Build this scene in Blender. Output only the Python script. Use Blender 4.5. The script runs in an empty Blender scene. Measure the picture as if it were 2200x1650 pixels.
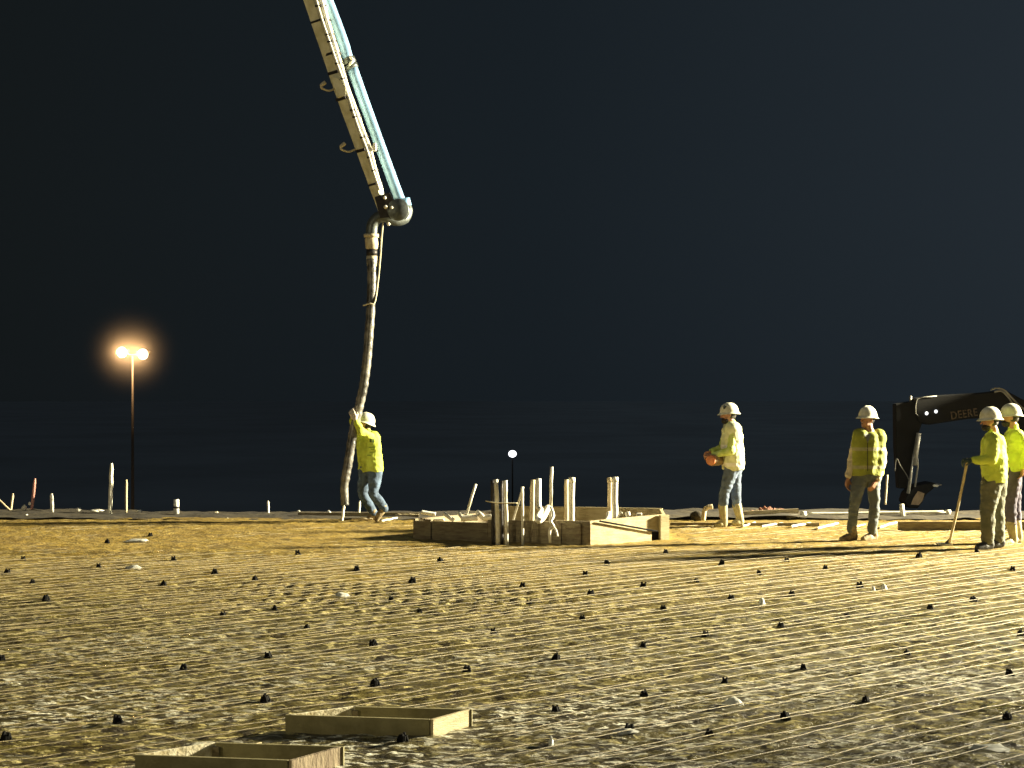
import bpy, bmesh, math, random
import numpy as np
from mathutils import Vector, Matrix, noise as mnoise
from mathutils.bvhtree import BVHTree

random.seed(7)
rng = np.random.default_rng(7)
scene = bpy.context.scene
C = scene.collection

# ------------------------------------------------------------------ camera
F = 3800.0          # focal length in photo pixels (photo 2200 x 1650)
HZ = 838.0          # horizon row
CAM_H = 2.0
cam_data = bpy.data.cameras.new('camera')
cam = bpy.data.objects.new('camera', cam_data); C.objects.link(cam)
cam.location = (0, 0, CAM_H); cam.rotation_euler = (math.radians(90), 0, 0)
cam_data.sensor_width = 36; cam_data.lens = 36 * F / 2200
cam_data.shift_y = (HZ - 825) / 2200
cam_data.clip_end = 8000; cam_data.clip_start = 0.1
scene.camera = cam

# ------------------------------------------------------------------ night sky
world = bpy.data.worlds.new('World'); scene.world = world; world.use_nodes = True
nt = world.node_tree; nd = nt.nodes; lk = nt.links
bg = nd['Background']
tc = nd.new('ShaderNodeTexCoord'); sep = nd.new('ShaderNodeSeparateXYZ')
lk.new(tc.outputs['Generated'], sep.inputs[0])
mr = nd.new('ShaderNodeMapRange'); mr.inputs['From Min'].default_value = -0.3; mr.inputs['From Max'].default_value = 0.33
lk.new(sep.outputs['X'], mr.inputs['Value'])
rp = nd.new('ShaderNodeValToRGB')
e = rp.color_ramp.elements
e[0].position = 0.0; e[0].color = (0.0058, 0.0082, 0.0092, 1)
e[1].position = 1.0; e[1].color = (0.0160, 0.0235, 0.0315, 1)
m_ = e.new(0.5); m_.color = (0.0080, 0.0125, 0.0168, 1)
lk.new(mr.outputs[0], rp.inputs[0])
mz = nd.new('ShaderNodeMapRange'); mz.inputs['From Min'].default_value = 0.0; mz.inputs['From Max'].default_value = 0.10
mz.inputs['To Min'].default_value = 0.90; mz.inputs['To Max'].default_value = 1.0
lk.new(sep.outputs['Z'], mz.inputs['Value'])
mm = nd.new('ShaderNodeVectorMath'); mm.operation = 'SCALE'; lk.new(rp.outputs[0], mm.inputs[0]); lk.new(mz.outputs[0], mm.inputs['Scale'])
lk.new(mm.outputs[0], bg.inputs[0])
bg.inputs[1].default_value = 1.0

# added fill lifting the ground to the sky's tone: one very soft, weak sun
sd = bpy.data.lights.new('sky_fill', 'SUN'); sd.energy = 0.12; sd.angle = math.radians(60); sd.color = (0.75, 0.88, 1.0)
so = bpy.data.objects.new('sky_fill', sd); C.objects.link(so)
so.rotation_euler = (math.radians(20), math.radians(10), 0)

def spot(name, loc, aim, power, size, blend, color, rad=0.25):
    d = bpy.data.lights.new(name, 'SPOT'); d.energy = power; d.spot_size = math.radians(size); d.spot_blend = blend
    d.color = color; d.shadow_soft_size = rad
    o = bpy.data.objects.new(name, d); C.objects.link(o); o.location = loc
    o.rotation_euler = (Vector(aim) - Vector(loc)).to_track_quat('-Z', 'Y').to_euler()
    return o
# mobile light tower standing right of the pad, and a weaker one far behind the camera's left
spot('tower_lamp', (30, 30.0, 9.5), (4, 25.0, 0.5), 310000, 54, 0.5, (1.0, 0.89, 0.59), 1.0)
spot('tower_lamp', (30, 29.0, 9.5), (0, 12, 0), 66000, 60, 0.6, (1.0, 0.91, 0.67), 1.0)
spot('site_lamp', (-28, -8, 9.0), (0, 22, 1.0), 9000, 56, 0.8, (1.0, 0.86, 0.52), 0.5)

scene.view_settings.view_transform = 'Standard'; scene.view_settings.look = 'None'
scene.view_settings.exposure = 0; scene.view_settings.gamma = 1
scene.render.engine = 'CYCLES'
scene.cycles.use_denoising = True
scene.cycles.max_bounces = 5; scene.cycles.diffuse_bounces = 3; scene.cycles.glossy_bounces = 3
scene.cycles.sample_clamp_indirect = 4

# ------------------------------------------------------------------ helpers
def P(x, y, d, dy=0.0):
    """photo pixel + distance -> world point (dy moves it in depth afterwards)"""
    return Vector(((x - 1100) * d / F, d + dy, CAM_H - (y - HZ) * d / F))
def G(x, y, z=0.0):
    """photo pixel of a point at height z -> world point"""
    d = F * (CAM_H - z) / (y - HZ)
    return Vector(((x - 1100) * d / F, d, z))

def mat(name, col, rough=0.6, metal=0.0, var=0.25, scale=8.0, bump=0.0, bscale=40.0, spec=0.5, col2=None, stretch=(1, 1, 1), emis=None, estr=0.0):
    m = bpy.data.materials.new(name); m.use_nodes = True
    n = m.node_tree.nodes; l = m.node_tree.links
    b = n['Principled BSDF']
    b.inputs['Roughness'].default_value = rough; b.inputs['Metallic'].default_value = metal
    b.inputs['Specular IOR Level'].default_value = spec
    t = n.new('ShaderNodeTexCoord'); mp = n.new('ShaderNodeMapping'); mp.inputs['Scale'].default_value = stretch
    l.new(t.outputs['Object'], mp.inputs[0])
    ns = n.new('ShaderNodeTexNoise'); ns.inputs['Scale'].default_value = scale; ns.inputs['Detail'].default_value = 6
    ns.inputs['Roughness'].default_value = 0.6
    l.new(mp.outputs[0], ns.inputs['Vector'])
    r = n.new('ShaderNodeValToRGB'); l.new(ns.outputs['Fac'], r.inputs[0])
    c2 = col2 if col2 else tuple(c * (1 - var) for c in col)
    r.color_ramp.elements[0].position = 0.36; r.color_ramp.elements[0].color = (*c2, 1)
    r.color_ramp.elements[1].position = 0.62; r.color_ramp.elements[1].color = (*col, 1)
    l.new(r.outputs[0], b.inputs['Base Color'])
    if bump:
        n2 = n.new('ShaderNodeTexNoise'); n2.inputs['Scale'].default_value = bscale; n2.inputs['Detail'].default_value = 4
        l.new(mp.outputs[0], n2.inputs['Vector'])
        bp = n.new('ShaderNodeBump'); bp.inputs['Strength'].default_value = bump; bp.inputs['Distance'].default_value = 0.02
        l.new(n2.outputs['Fac'], bp.inputs['Height']); l.new(bp.outputs[0], b.inputs['Normal'])
    if emis:
        b.inputs['Emission Color'].default_value = (*emis, 1); b.inputs['Emission Strength'].default_value = estr
    return m

M = {}
M['lime'] = mat('lime_cloth', (0.60, 0.72, 0.09), 0.8, var=0.25, scale=6, bump=0.5, bscale=18)
M['lime_pale'] = mat('pale_lime_cloth', (0.66, 0.76, 0.30), 0.75, scale=7, bump=0.5, bscale=18, col2=(0.42, 0.56, 0.06))
M['denim'] = mat('blue_denim', (0.12, 0.16, 0.235), 0.85, var=0.5, scale=7, bump=0.6, bscale=22)
M['denim_pale'] = mat('pale_denim', (0.10, 0.155, 0.25), 0.85, var=0.6, scale=6, bump=0.6, bscale=22)
M['olive_cloth'] = mat('olive_work_cloth', (0.09, 0.095, 0.058), 0.85, var=0.4, scale=6, bump=0.6, bscale=22, col2=(0.16, 0.16, 0.115))
M['slate_cloth'] = mat('slate_work_cloth', (0.085, 0.10, 0.105), 0.85, var=0.4, scale=6, bump=0.6, bscale=22, col2=(0.15, 0.17, 0.175))
M['dark_cloth'] = mat('dark_purple_cloth', (0.10, 0.085, 0.13), 0.85, var=0.5, scale=6, bump=0.6, bscale=22)
M['cream_cloth'] = mat('cream_cloth', (0.62, 0.55, 0.40), 0.85, var=0.2, scale=8, bump=0.5, bscale=20)
M['grey_cloth'] = mat('grey_cloth', (0.20, 0.21, 0.20), 0.85, var=0.3, scale=8, bump=0.5, bscale=20)
M['skin'] = mat('skin', (0.42, 0.21, 0.13), 0.5, var=0.2, scale=14)
M['hair'] = mat('dark_hair', (0.02, 0.016, 0.013), 0.7, var=0.4, scale=50, bump=0.4, bscale=120)
M['eye'] = mat('eye', (0.03, 0.02, 0.02), 0.2)
M['helmet'] = mat('white_helmet', (0.78, 0.77, 0.68), 0.35, var=0.12, scale=12, col2=(0.55, 0.54, 0.40))
M['sticker'] = mat('dark_sticker', (0.03, 0.035, 0.03), 0.5)
M['boot_tan'] = mat('tan_rubber', (0.42, 0.37, 0.20), 0.5, var=0.35, scale=12, bump=0.2)
M['boot_dark'] = mat('dark_rubber', (0.035, 0.035, 0.035), 0.5, var=0.3, scale=12, bump=0.2)
M['boot_mud'] = mat('muddy_leather', (0.34, 0.27, 0.15), 0.7, scale=16, col2=(0.10, 0.07, 0.04), bump=0.3)
M['glove'] = mat('dark_glove', (0.045, 0.07, 0.06), 0.7, var=0.3, scale=20)
M['glove_white'] = mat('pale_glove', (0.70, 0.62, 0.52), 0.7, var=0.2, scale=20)
M['orange'] = mat('orange_plastic', (0.62, 0.22, 0.09), 0.5, var=0.2, scale=12)
M['tan_cloth'] = mat('tan_cloth', (0.30, 0.22, 0.13), 0.8, var=0.4, scale=12, bump=0.4)
M['board'] = mat('form_board', (0.50, 0.43, 0.25), 0.75, scale=5, bump=0.35, bscale=30, stretch=(1, 1, 5), col2=(0.36, 0.29, 0.15))
M['board_dark'] = mat('dark_form_board', (0.26, 0.22, 0.13), 0.8, scale=6, bump=0.35, bscale=30, stretch=(1, 1, 5), col2=(0.15, 0.11, 0.065))  # same pattern as form_board in a darker tone
M['ply'] = mat('plywood', (0.26, 0.23, 0.11), 0.75, scale=7, bump=0.2, bscale=60, col2=(0.17, 0.145, 0.06))
M['ply_end'] = mat('board_end_grain', (0.34, 0.27, 0.17), 0.85, scale=14, bump=0.5, bscale=40, col2=(0.17, 0.12, 0.07), stretch=(1, 1, 0.4))
M['pvc'] = mat('white_pvc', (0.86, 0.84, 0.76), 0.35, var=0.12, scale=14, col2=(0.72, 0.68, 0.52))
M['wood'] = mat('stake_wood', (0.62, 0.52, 0.34), 0.8, var=0.3, scale=16, bump=0.3, stretch=(1, 1, 0.2))
M['pink'] = mat('pink_tip', (0.62, 0.30, 0.25), 0.8, var=0.2, scale=20)
M['steel_dark'] = mat('dark_steel', (0.05, 0.045, 0.045), 0.5, metal=0.6, var=0.4, scale=20, bump=0.2)
M['rebar'] = mat('rebar_steel', (0.27, 0.215, 0.105), 0.5, metal=0.2, var=0.7, scale=18, bump=0.3, bscale=200)
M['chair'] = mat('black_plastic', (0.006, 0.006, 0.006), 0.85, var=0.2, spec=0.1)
M['boom'] = mat('boom_paint', (0.86, 0.84, 0.66), 0.5, scale=5, col2=(0.60, 0.57, 0.36), bump=0.25, bscale=14)
M['pipe'] = mat('pale_blue_pipe', (0.28, 0.50, 0.80), 0.4, metal=0.1, var=0.22, scale=4)
M['cast'] = mat('cast_steel', (0.13, 0.15, 0.15), 0.45, metal=0.5, var=0.4, scale=14, bump=0.2)
M['hose'] = mat('black_rubber_hose', (0.035, 0.034, 0.033), 0.38, var=0.5, scale=6, bump=0.3, bscale=30, col2=(0.24, 0.23, 0.21))
M['collar'] = mat('cream_collar', (0.62, 0.55, 0.38), 0.5, var=0.3, scale=14)
M['strap'] = mat('pale_strap', (0.66, 0.60, 0.42), 0.7, var=0.2, scale=20)
M['digger'] = mat('dark_machine_paint', (0.009, 0.009, 0.010), 0.7, spec=0.25, var=0.35, scale=5, bump=0.1)
M['digger_edge'] = mat('worn_machine_steel', (0.36, 0.35, 0.32), 0.45, metal=0.3, var=0.4, scale=12)
M['letters'] = mat('tan_lettering', (0.13, 0.09, 0.06), 0.6, scale=22, col2=(0.03, 0.022, 0.016))
M['bucket_in'] = mat('lit_bucket_inner', (0.50, 0.36, 0.23), 0.6, var=0.3, scale=10)
M['glass'] = mat('dark_glass', (0.02, 0.025, 0.03), 0.1, var=0.1)
M['rust'] = mat('red_rubble', (0.34, 0.15, 0.09), 0.85, scale=14, col2=(0.13, 0.06, 0.045), bump=0.5)
M['red'] = mat('red_strip', (0.35, 0.06, 0.03), 0.7)
M['scrap'] = mat('white_scrap', (0.80, 0.80, 0.74), 0.5, var=0.1)
M['green_scrap'] = mat('lime_scrap', (0.42, 0.50, 0.06), 0.6, var=0.3)
M['pole'] = mat('lamp_pole_paint', (0.06, 0.055, 0.05), 0.6)
M['lamp_glow'] = mat('lit_sodium_lens', (1, 0.9, 0.8), 0.5, emis=(1.0, 0.86, 0.70), estr=14)
M['lamp_violet'] = mat('lit_pink_lens', (1, 0.9, 0.9), 0.5, emis=(1.0, 0.84, 0.96), estr=14)
M['lamp_white'] = mat('lit_white_lens', (1, 1, 1), 0.5, emis=(0.93, 0.93, 1.0), estr=3)
M['reflected_dot'] = mat('glowing_dot', (1, 1, 1), 0.5, emis=(0.95, 0.97, 1.0), estr=1.5)

def tag(o, label=None, cat=None, group=None, kind=None):
    if label: o['label'] = label
    if cat: o['category'] = cat
    if group: o['group'] = group
    if kind: o['kind'] = kind
    return o

def thing(name, loc, label, cat, group=None):
    o = bpy.data.objects.new(name, None); o.empty_display_size = 0.2
    C.objects.link(o); o.location = loc
    return tag(o, label, cat, group)

def link(name, me, material, parent=None, smooth=True):
    """vertices given in world space; the object's origin goes to its parent (or its own base)"""
    me.materials.clear(); me.materials.append(M[material] if isinstance(material, str) else material)
    o = bpy.data.objects.new(name, me); C.objects.link(o)
    n = len(me.vertices)
    co = np.empty(n * 3, np.float32); me.vertices.foreach_get('co', co); co = co.reshape(-1, 3)
    if parent is not None:
        root = parent
        org = np.zeros(3)
        while root is not None:
            org += np.array(root.location); root = root.parent
        o.parent = parent
    else:
        org = np.array([(co[:, 0].min() + co[:, 0].max()) / 2, (co[:, 1].min() + co[:, 1].max()) / 2, co[:, 2].min()])
        o.location = org
    co -= org
    me.vertices.foreach_set('co', co.ravel().astype(np.float32)); me.update()
    me.polygons.foreach_set('use_smooth', np.full(len(me.polygons), smooth))
    return o

def bm_link(name, bm, material, parent=None, smooth=False):
    bmesh.ops.recalc_face_normals(bm, faces=bm.faces)
    me = bpy.data.meshes.new(name); bm.to_mesh(me); bm.free()
    return link(name, me, material, parent, smooth)

def sphere(bm, c, r, seg=14):
    if not hasattr(r, '__len__'): r = (r, r, r)
    bmesh.ops.create_uvsphere(bm, u_segments=seg, v_segments=max(6, seg * 2 // 3), radius=1,
                              matrix=Matrix.Translation(c) @ Matrix.Diagonal((r[0], r[1], r[2], 1)))
def ell(bm, c, fwd, up, r, seg=16):
    """ellipsoid with radii along (side, fwd, up)"""
    f = Vector(fwd).normalized(); s = f.cross(Vector(up)).normalized(); u = s.cross(f)
    R = Matrix((s, f, u)).transposed().to_4x4()
    bmesh.ops.create_uvsphere(bm, u_segments=seg, v_segments=10, radius=1,
                              matrix=Matrix.Translation(c) @ R @ Matrix.Diagonal((r[0], r[1], r[2], 1)))
def cone(bm, a, b, r1, r2, seg=14, caps=True):
    a, b = Vector(a), Vector(b); v = b - a
    if v.length < 1e-6: return
    q = v.to_track_quat('Z', 'Y').to_matrix().to_4x4()
    bmesh.ops.create_cone(bm, cap_ends=caps, segments=seg, radius1=r1, radius2=r2, depth=v.length,
                          matrix=Matrix.Translation((a + b) / 2) @ q)
def rchain(bm, pts, rads, seg=14, round_ends=True):
    for i in range(len(pts) - 1):
        cone(bm, pts[i], pts[i + 1], rads[i], rads[i + 1], seg)
    for i, (p, r) in enumerate(zip(pts, rads)):
        if round_ends or 0 < i < len(pts) - 1: sphere(bm, p, r, seg)
def box(bm, a, b):
    """axis-aligned box between corners a and b"""
    a, b = Vector(a), Vector(b)
    c = (a + b) / 2; s = b - a
    bmesh.ops.create_cube(bm, size=1, matrix=Matrix.Translation(c) @ Matrix.Diagonal((abs(s.x), abs(s.y), abs(s.z), 1)))
def plank(bm, a, b, z0, z1, th, z0b=None, z1b=None):
    """upright board from plan point a to b (outer face on that line), thickness th behind it; heights may taper"""
    a, b = Vector((a[0], a[1], 0)), Vector((b[0], b[1], 0))
    n = Vector((-(b - a).y, (b - a).x, 0)).normalized() * th
    z0b = z0 if z0b is None else z0b; z1b = z1 if z1b is None else z1b
    Z = Vector((0, 0, 1))
    v = [bm.verts.new(p) for p in (a + Z * z0, b + Z * z0b, b + n + Z * z0b, a + n + Z * z0, a + Z * z1, b + Z * z1b, b + n + Z * z1b, a + n + Z * z1)]
    for f in ((0, 1, 2, 3), (4, 5, 6, 7), (0, 1, 5, 4), (1, 2, 6, 5), (2, 3, 7, 6), (3, 0, 4, 7)):
        bm.faces.new([v[i] for i in f])
def prism(bm, pts, th):
    """polygon pts (world, roughly facing the camera) extruded away from the camera by th, bevelled"""
    f = [bm.verts.new(p) for p in pts]; g = [bm.verts.new(Vector(p) + Vector((0, th, 0))) for p in pts]
    bm.faces.new(f); bm.faces.new(g[::-1])
    n = len(pts)
    for i in range(n): bm.faces.new((f[i], f[(i + 1) % n], g[(i + 1) % n], g[i]))
def tube_mesh(bm, pts, rads, seg=10, caps=True):
    """swept tube with shared rings (smooth)"""
    pts = [Vector(p) for p in pts]
    if not hasattr(rads, '__len__'): rads = [rads] * len(pts)
    rings = []; ref = None
    for i, p in enumerate(pts):
        t = (pts[min(i + 1, len(pts) - 1)] - pts[max(i - 1, 0)]).normalized()
        if ref is None: ref = t.orthogonal().normalized()
        ref = (ref - t * ref.dot(t)).normalized(); s = t.cross(ref)
        rings.append([bm.verts.new(p + (ref * math.cos(2 * math.pi * k / seg) + s * math.sin(2 * math.pi * k / seg)) * rads[i]) for k in range(seg)])
    for a, b in zip(rings, rings[1:]):
        for k in range(seg): bm.faces.new((a[k], a[(k + 1) % seg], b[(k + 1) % seg], b[k]))
    if caps: bm.faces.new(rings[0][::-1]); bm.faces.new(rings[-1])
def smooth_path(pts, n=6):
    """Catmull-Rom through pts"""
    pts = [Vector(p) for p in pts]; out = []
    q = [pts[0] * 2 - pts[1]] + pts + [pts[-1] * 2 - pts[-2]]
    for i in range(1, len(q) - 2):
        for k in range(n):
            t = k / n
            out.append(0.5 * ((2 * q[i]) + (q[i + 1] - q[i - 1]) * t + (2 * q[i - 1] - 5 * q[i] + 4 * q[i + 1] - q[i + 2]) * t * t + (3 * q[i] - q[i - 1] - 3 * q[i + 1] + q[i + 2]) * t ** 3))
    out.append(pts[-1]); return out
def bevel_all(bm, w):
    bmesh.ops.recalc_face_normals(bm, faces=bm.faces)
    bmesh.ops.bevel(bm, geom=list(bm.edges), offset=w, segments=1, affect='EDGES')

def fuse(bm, name, material, parent, voxel=0.012, smooth=4, folds=0.0, fscale=6.0, hem=None):
    """join overlapping pieces into one continuous skin (voxel remesh + smoothing), with cloth folds"""
    me = bpy.data.meshes.new(name); bm.to_mesh(me); bm.free()
    o = bpy.data.objects.new(name, me); C.objects.link(o)
    r = o.modifiers.new('r', 'REMESH'); r.mode = 'VOXEL'; r.voxel_size = voxel
    s = o.modifiers.new('s', 'SMOOTH'); s.iterations = smooth; s.factor = 0.6
    bpy.context.view_layer.update()
    dg = bpy.context.evaluated_depsgraph_get()
    m2 = bpy.data.meshes.new_from_object(o.evaluated_get(dg))
    bpy.data.objects.remove(o); bpy.data.meshes.remove(me)
    m2.name = name
    if folds:
        n = len(m2.vertices)
        co = np.empty(n * 3, np.float32); m2.vertices.foreach_get('co', co); co = co.reshape(-1, 3)
        no = np.empty(n * 3, np.float32); m2.vertices.foreach_get('normal', no); no = no.reshape(-1, 3)
        h = np.array([mnoise.noise(Vector((c[0] * fscale, c[1] * fscale, c[2] * fscale * 1.7 + 2 * mnoise.noise(Vector(c) * 3)))) +
                      0.5 * mnoise.noise(Vector((c[0] * fscale * 2.3, c[1] * fscale * 2.3, c[2] * fscale * 3.5))) for c in co.tolist()])
        co += no * (h[:, None] * folds)
        if hem is not None:
            cut = hem + 0.012 * np.sin(co[:, 0] * 23) + 0.008 * np.sin(co[:, 1] * 31)
            co[:, 2] = np.maximum(co[:, 2], cut)
        m2.vertices.foreach_set('co', co.ravel())
    return link(name, m2, material, parent, True)

# ------------------------------------------------------------------ the pad
def vnoise(x, y, seed):
    xi = np.floor(x).astype(np.int64); yi = np.floor(y).astype(np.int64); fx = x - xi; fy = y - yi
    def h(a, b):
        n = (a * 374761393 + b * 668265263 + seed * 974634777) & 0xffffffff
        n = ((n ^ (n >> 13)) * 1274126177) & 0xffffffff
        return ((n ^ (n >> 16)) & 0xffff) / 65535.0
    sx = fx * fx * (3 - 2 * fx); sy = fy * fy * (3 - 2 * fy)
    return (h(xi, yi) * (1 - sx) + h(xi + 1, yi) * sx) * (1 - sy) + (h(xi, yi + 1) * (1 - sx) + h(xi + 1, yi + 1) * sx) * sy - 0.5

DX, DY = 0.734, 0.679      # direction of the main bars
def pad_h(x, y):
    u = x * DX + y * DY; v = -x * DY + y * DX
    wx = x + 0.25 * vnoise(x * 1.3, y * 1.3, 3); wy = y + 0.25 * vnoise(x * 1.3, y * 1.3, 4)
    amp = 0.55 + 0.9 * np.clip(vnoise(x * 0.5, y * 0.5, 9) + 0.5, 0, 1)
    near = np.clip((21 - y) / 10, 0.0, 1.0)                 # rougher, more crumpled sheeting nearer the camera
    h = (0.018 * vnoise(x * 0.35, y * 0.35, 1)
         + 0.010 * amp * vnoise(wx * 2.6, wy * 3.6, 2)
         + 0.009 * amp * vnoise(wx * 7.0, wy * 7.5, 5)
         + 0.012 * amp * vnoise(wx * 11, wy * 11, 15)
         + 0.008 * (0.5 - np.abs(vnoise(u * 7, v * 14, 6)) * 2)
         + (0.006 + 0.006 * near) * vnoise(x * 18, y * 20, 7))
    # tyre lugs pressed into the sheet across the middle
    tr = np.clip(1 - np.abs((y - 16.9 + 0.12 * x) / 1.5) ** 4, 0, 1) * np.clip(1 - np.abs((x + 1.1) / 2.2) ** 4, 0, 1)
    h = h + tr * 0.009 * np.sign(np.sin(x * 2 * math.pi / 0.17 + 1.5 * np.sin(y * 2.5))) * (np.sin(y * 2 * math.pi / 0.75) > -0.5)
    return h

def grid_mesh(name, xs, ys, hf):
    X, Y = np.meshgrid(xs, ys); Z = hf(X, Y)
    nx, ny = len(xs), len(ys)
    co = np.stack([X, Y, Z], -1).reshape(-1, 3).astype(np.float32)
    i = np.arange(nx * ny).reshape(ny, nx)
    q = np.stack([i[:-1, :-1], i[:-1, 1:], i[1:, 1:], i[1:, :-1]], -1).reshape(-1, 4)
    me = bpy.data.meshes.new(name)
    me.vertices.add(len(co)); me.vertices.foreach_set('co', co.ravel())
    me.loops.add(q.size); me.loops.foreach_set('vertex_index', q.ravel().astype(np.int32))
    me.polygons.add(len(q)); me.polygons.foreach_set('loop_start', np.arange(0, q.size, 4, dtype=np.int32))
    me.update(calc_edges=True); me.validate()
    me.polygons.foreach_set('use_smooth', np.ones(len(q), bool))
    return me

def graded(a, b, s0, s1):
    out = [a]
    while out[-1] < b:
        t = (out[-1] - a) / (b - a); out.append(out[-1] + s0 + (s1 - s0) * t)
    return np.array(out)

def sheet_material():
    m = bpy.data.materials.new('vapour_barrier_sheet'); m.use_nodes = True
    n = m.node_tree.nodes; l = m.node_tree.links; b = n['Principled BSDF']
    t = n.new('ShaderNodeTexCoord')
    def noise(scale, det=6, st=(1, 1, 1), ro=0.6):
        mp = n.new('ShaderNodeMapping'); mp.inputs['Scale'].default_value = st; l.new(t.outputs['Object'], mp.inputs[0])
        q = n.new('ShaderNodeTexNoise'); q.inputs['Scale'].default_value = scale; q.inputs['Detail'].default_value = det; q.inputs['Roughness'].default_value = ro
        l.new(mp.outputs[0], q.inputs['Vector']); return q.outputs['Fac']
    def ramp(src, p0, c0, p1, c1):
        r = n.new('ShaderNodeValToRGB'); l.new(src, r.inputs[0])
        r.color_ramp.elements[0].position = p0; r.color_ramp.elements[0].color = (*c0, 1)
        r.color_ramp.elements[1].position = p1; r.color_ramp.elements[1].color = (*c1, 1); return r.outputs[0]
    def mix(f, a, c, mode='MIX'):
        x = n.new('ShaderNodeMix'); x.data_type = 'RGBA'; x.blend_type = mode
        if isinstance(f, float): x.inputs[0].default_value = f
        else: l.new(f, x.inputs[0])
        for s, v in ((6, a), (7, c)):
            if isinstance(v, tuple): x.inputs[s].default_value = (*v, 1)
            else: l.new(v, x.inputs[s])
        return x.outputs[2]
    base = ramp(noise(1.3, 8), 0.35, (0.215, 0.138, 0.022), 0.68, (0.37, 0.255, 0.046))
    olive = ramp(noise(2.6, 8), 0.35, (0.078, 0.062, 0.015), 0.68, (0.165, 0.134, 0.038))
    # yellow sheeting far off, darker and more olive towards the camera, with a ragged change
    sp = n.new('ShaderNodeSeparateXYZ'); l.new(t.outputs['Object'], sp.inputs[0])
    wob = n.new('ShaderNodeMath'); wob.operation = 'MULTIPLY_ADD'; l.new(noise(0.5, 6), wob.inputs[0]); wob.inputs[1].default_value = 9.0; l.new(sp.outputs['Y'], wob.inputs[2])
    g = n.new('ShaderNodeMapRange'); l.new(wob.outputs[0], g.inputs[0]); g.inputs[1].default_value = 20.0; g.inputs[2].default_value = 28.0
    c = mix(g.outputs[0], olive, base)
    mud = ramp(noise(2.2, 10, (0.7, 2.0, 1), 0.7), 0.54, (0, 0, 0), 0.70, (1, 1, 1))
    c = mix(mud, c, (0.085, 0.060, 0.026))
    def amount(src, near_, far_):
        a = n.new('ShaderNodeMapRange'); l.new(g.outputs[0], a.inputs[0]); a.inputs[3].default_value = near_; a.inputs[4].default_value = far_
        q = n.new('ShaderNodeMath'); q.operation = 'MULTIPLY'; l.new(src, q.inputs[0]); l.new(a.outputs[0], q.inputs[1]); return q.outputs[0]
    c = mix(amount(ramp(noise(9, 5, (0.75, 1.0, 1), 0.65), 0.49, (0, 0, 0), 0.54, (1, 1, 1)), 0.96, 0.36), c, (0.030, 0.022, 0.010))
    c = mix(amount(ramp(noise(11.5, 4, (0.7, 1.0, 1), 0.6), 0.555, (0, 0, 0), 0.60, (1, 1, 1)), 0.95, 0.25), c, (0.50, 0.43, 0.19))  # pale flecks paint small glints, mostly near the camera
    wet = ramp(noise(0.55, 5, (1, 1.3, 1)), 0.44, (0, 0, 0), 0.56, (1, 1, 1))
    nr = n.new('ShaderNodeMapRange'); l.new(wob.outputs[0], nr.inputs[0]); nr.inputs[1].default_value = 14.5; nr.inputs[2].default_value = 20.5; nr.inputs[3].default_value = 1.0; nr.inputs[4].default_value = 0.0
    wn = n.new('ShaderNodeMath'); wn.operation = 'MULTIPLY'; l.new(wet, wn.inputs[0]); l.new(nr.outputs[0], wn.inputs[1])
    fl = n.new('ShaderNodeMath'); fl.operation = 'MULTIPLY'; l.new(wn.outputs[0], fl.inputs[0]); l.new(ramp(noise(17, 3, (0.55, 1.0, 1), 0.5), 0.54, (0, 0, 0), 0.58, (1, 1, 1)), fl.inputs[1])
    dk = n.new('ShaderNodeMath'); dk.operation = 'MULTIPLY'; l.new(wn.outputs[0], dk.inputs[0]); dk.inputs[1].default_value = 0.55
    c = mix(dk.outputs[0], c, (0.040, 0.034, 0.022))
    c = mix(fl.outputs[0], c, (0.72, 0.70, 0.56))  # near-white flecks paint the glints of the wet film
    l.new(c, b.inputs['Base Color'])
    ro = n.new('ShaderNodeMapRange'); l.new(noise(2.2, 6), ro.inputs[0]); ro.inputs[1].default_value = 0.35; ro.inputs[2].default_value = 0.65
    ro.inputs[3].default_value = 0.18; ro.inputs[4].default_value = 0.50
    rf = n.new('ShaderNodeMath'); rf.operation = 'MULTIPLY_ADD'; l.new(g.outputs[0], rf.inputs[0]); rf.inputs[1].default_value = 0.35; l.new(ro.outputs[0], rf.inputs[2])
    l.new(rf.outputs[0], b.inputs['Roughness'])
    ad = n.new('ShaderNodeMath'); ad.operation = 'ADD'; l.new(noise(28, 5, (1, 1.5, 1)), ad.inputs[0]); l.new(noise(9, 4, (1, 1.6, 1)), ad.inputs[1])
    bp = n.new('ShaderNodeBump'); bp.inputs['Strength'].default_value = 1.0; bp.inputs['Distance'].default_value = 0.024
    l.new(ad.outputs[0], bp.inputs['Height']); l.new(bp.outputs[0], b.inputs['Normal'])
    return m
M['sheet'] = sheet_material()

xi = np.arange(-8.5, 9.0, 0.032)
out_r = graded(xi[-1] + 0.06, 26, 0.08, 0.9); out_l = -graded(8.56, 26, 0.08, 0.9)[::-1]
xs = np.concatenate([out_l, xi, out_r])
ys = np.concatenate([np.arange(2.0, 8.4, 0.12), graded(8.45, 27.6, 0.022, 0.06)])
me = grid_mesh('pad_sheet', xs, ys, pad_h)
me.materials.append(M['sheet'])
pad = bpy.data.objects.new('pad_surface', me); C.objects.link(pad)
tag(pad, 'wrinkled olive plastic sheeting over the building pad', kind='structure')

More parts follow.
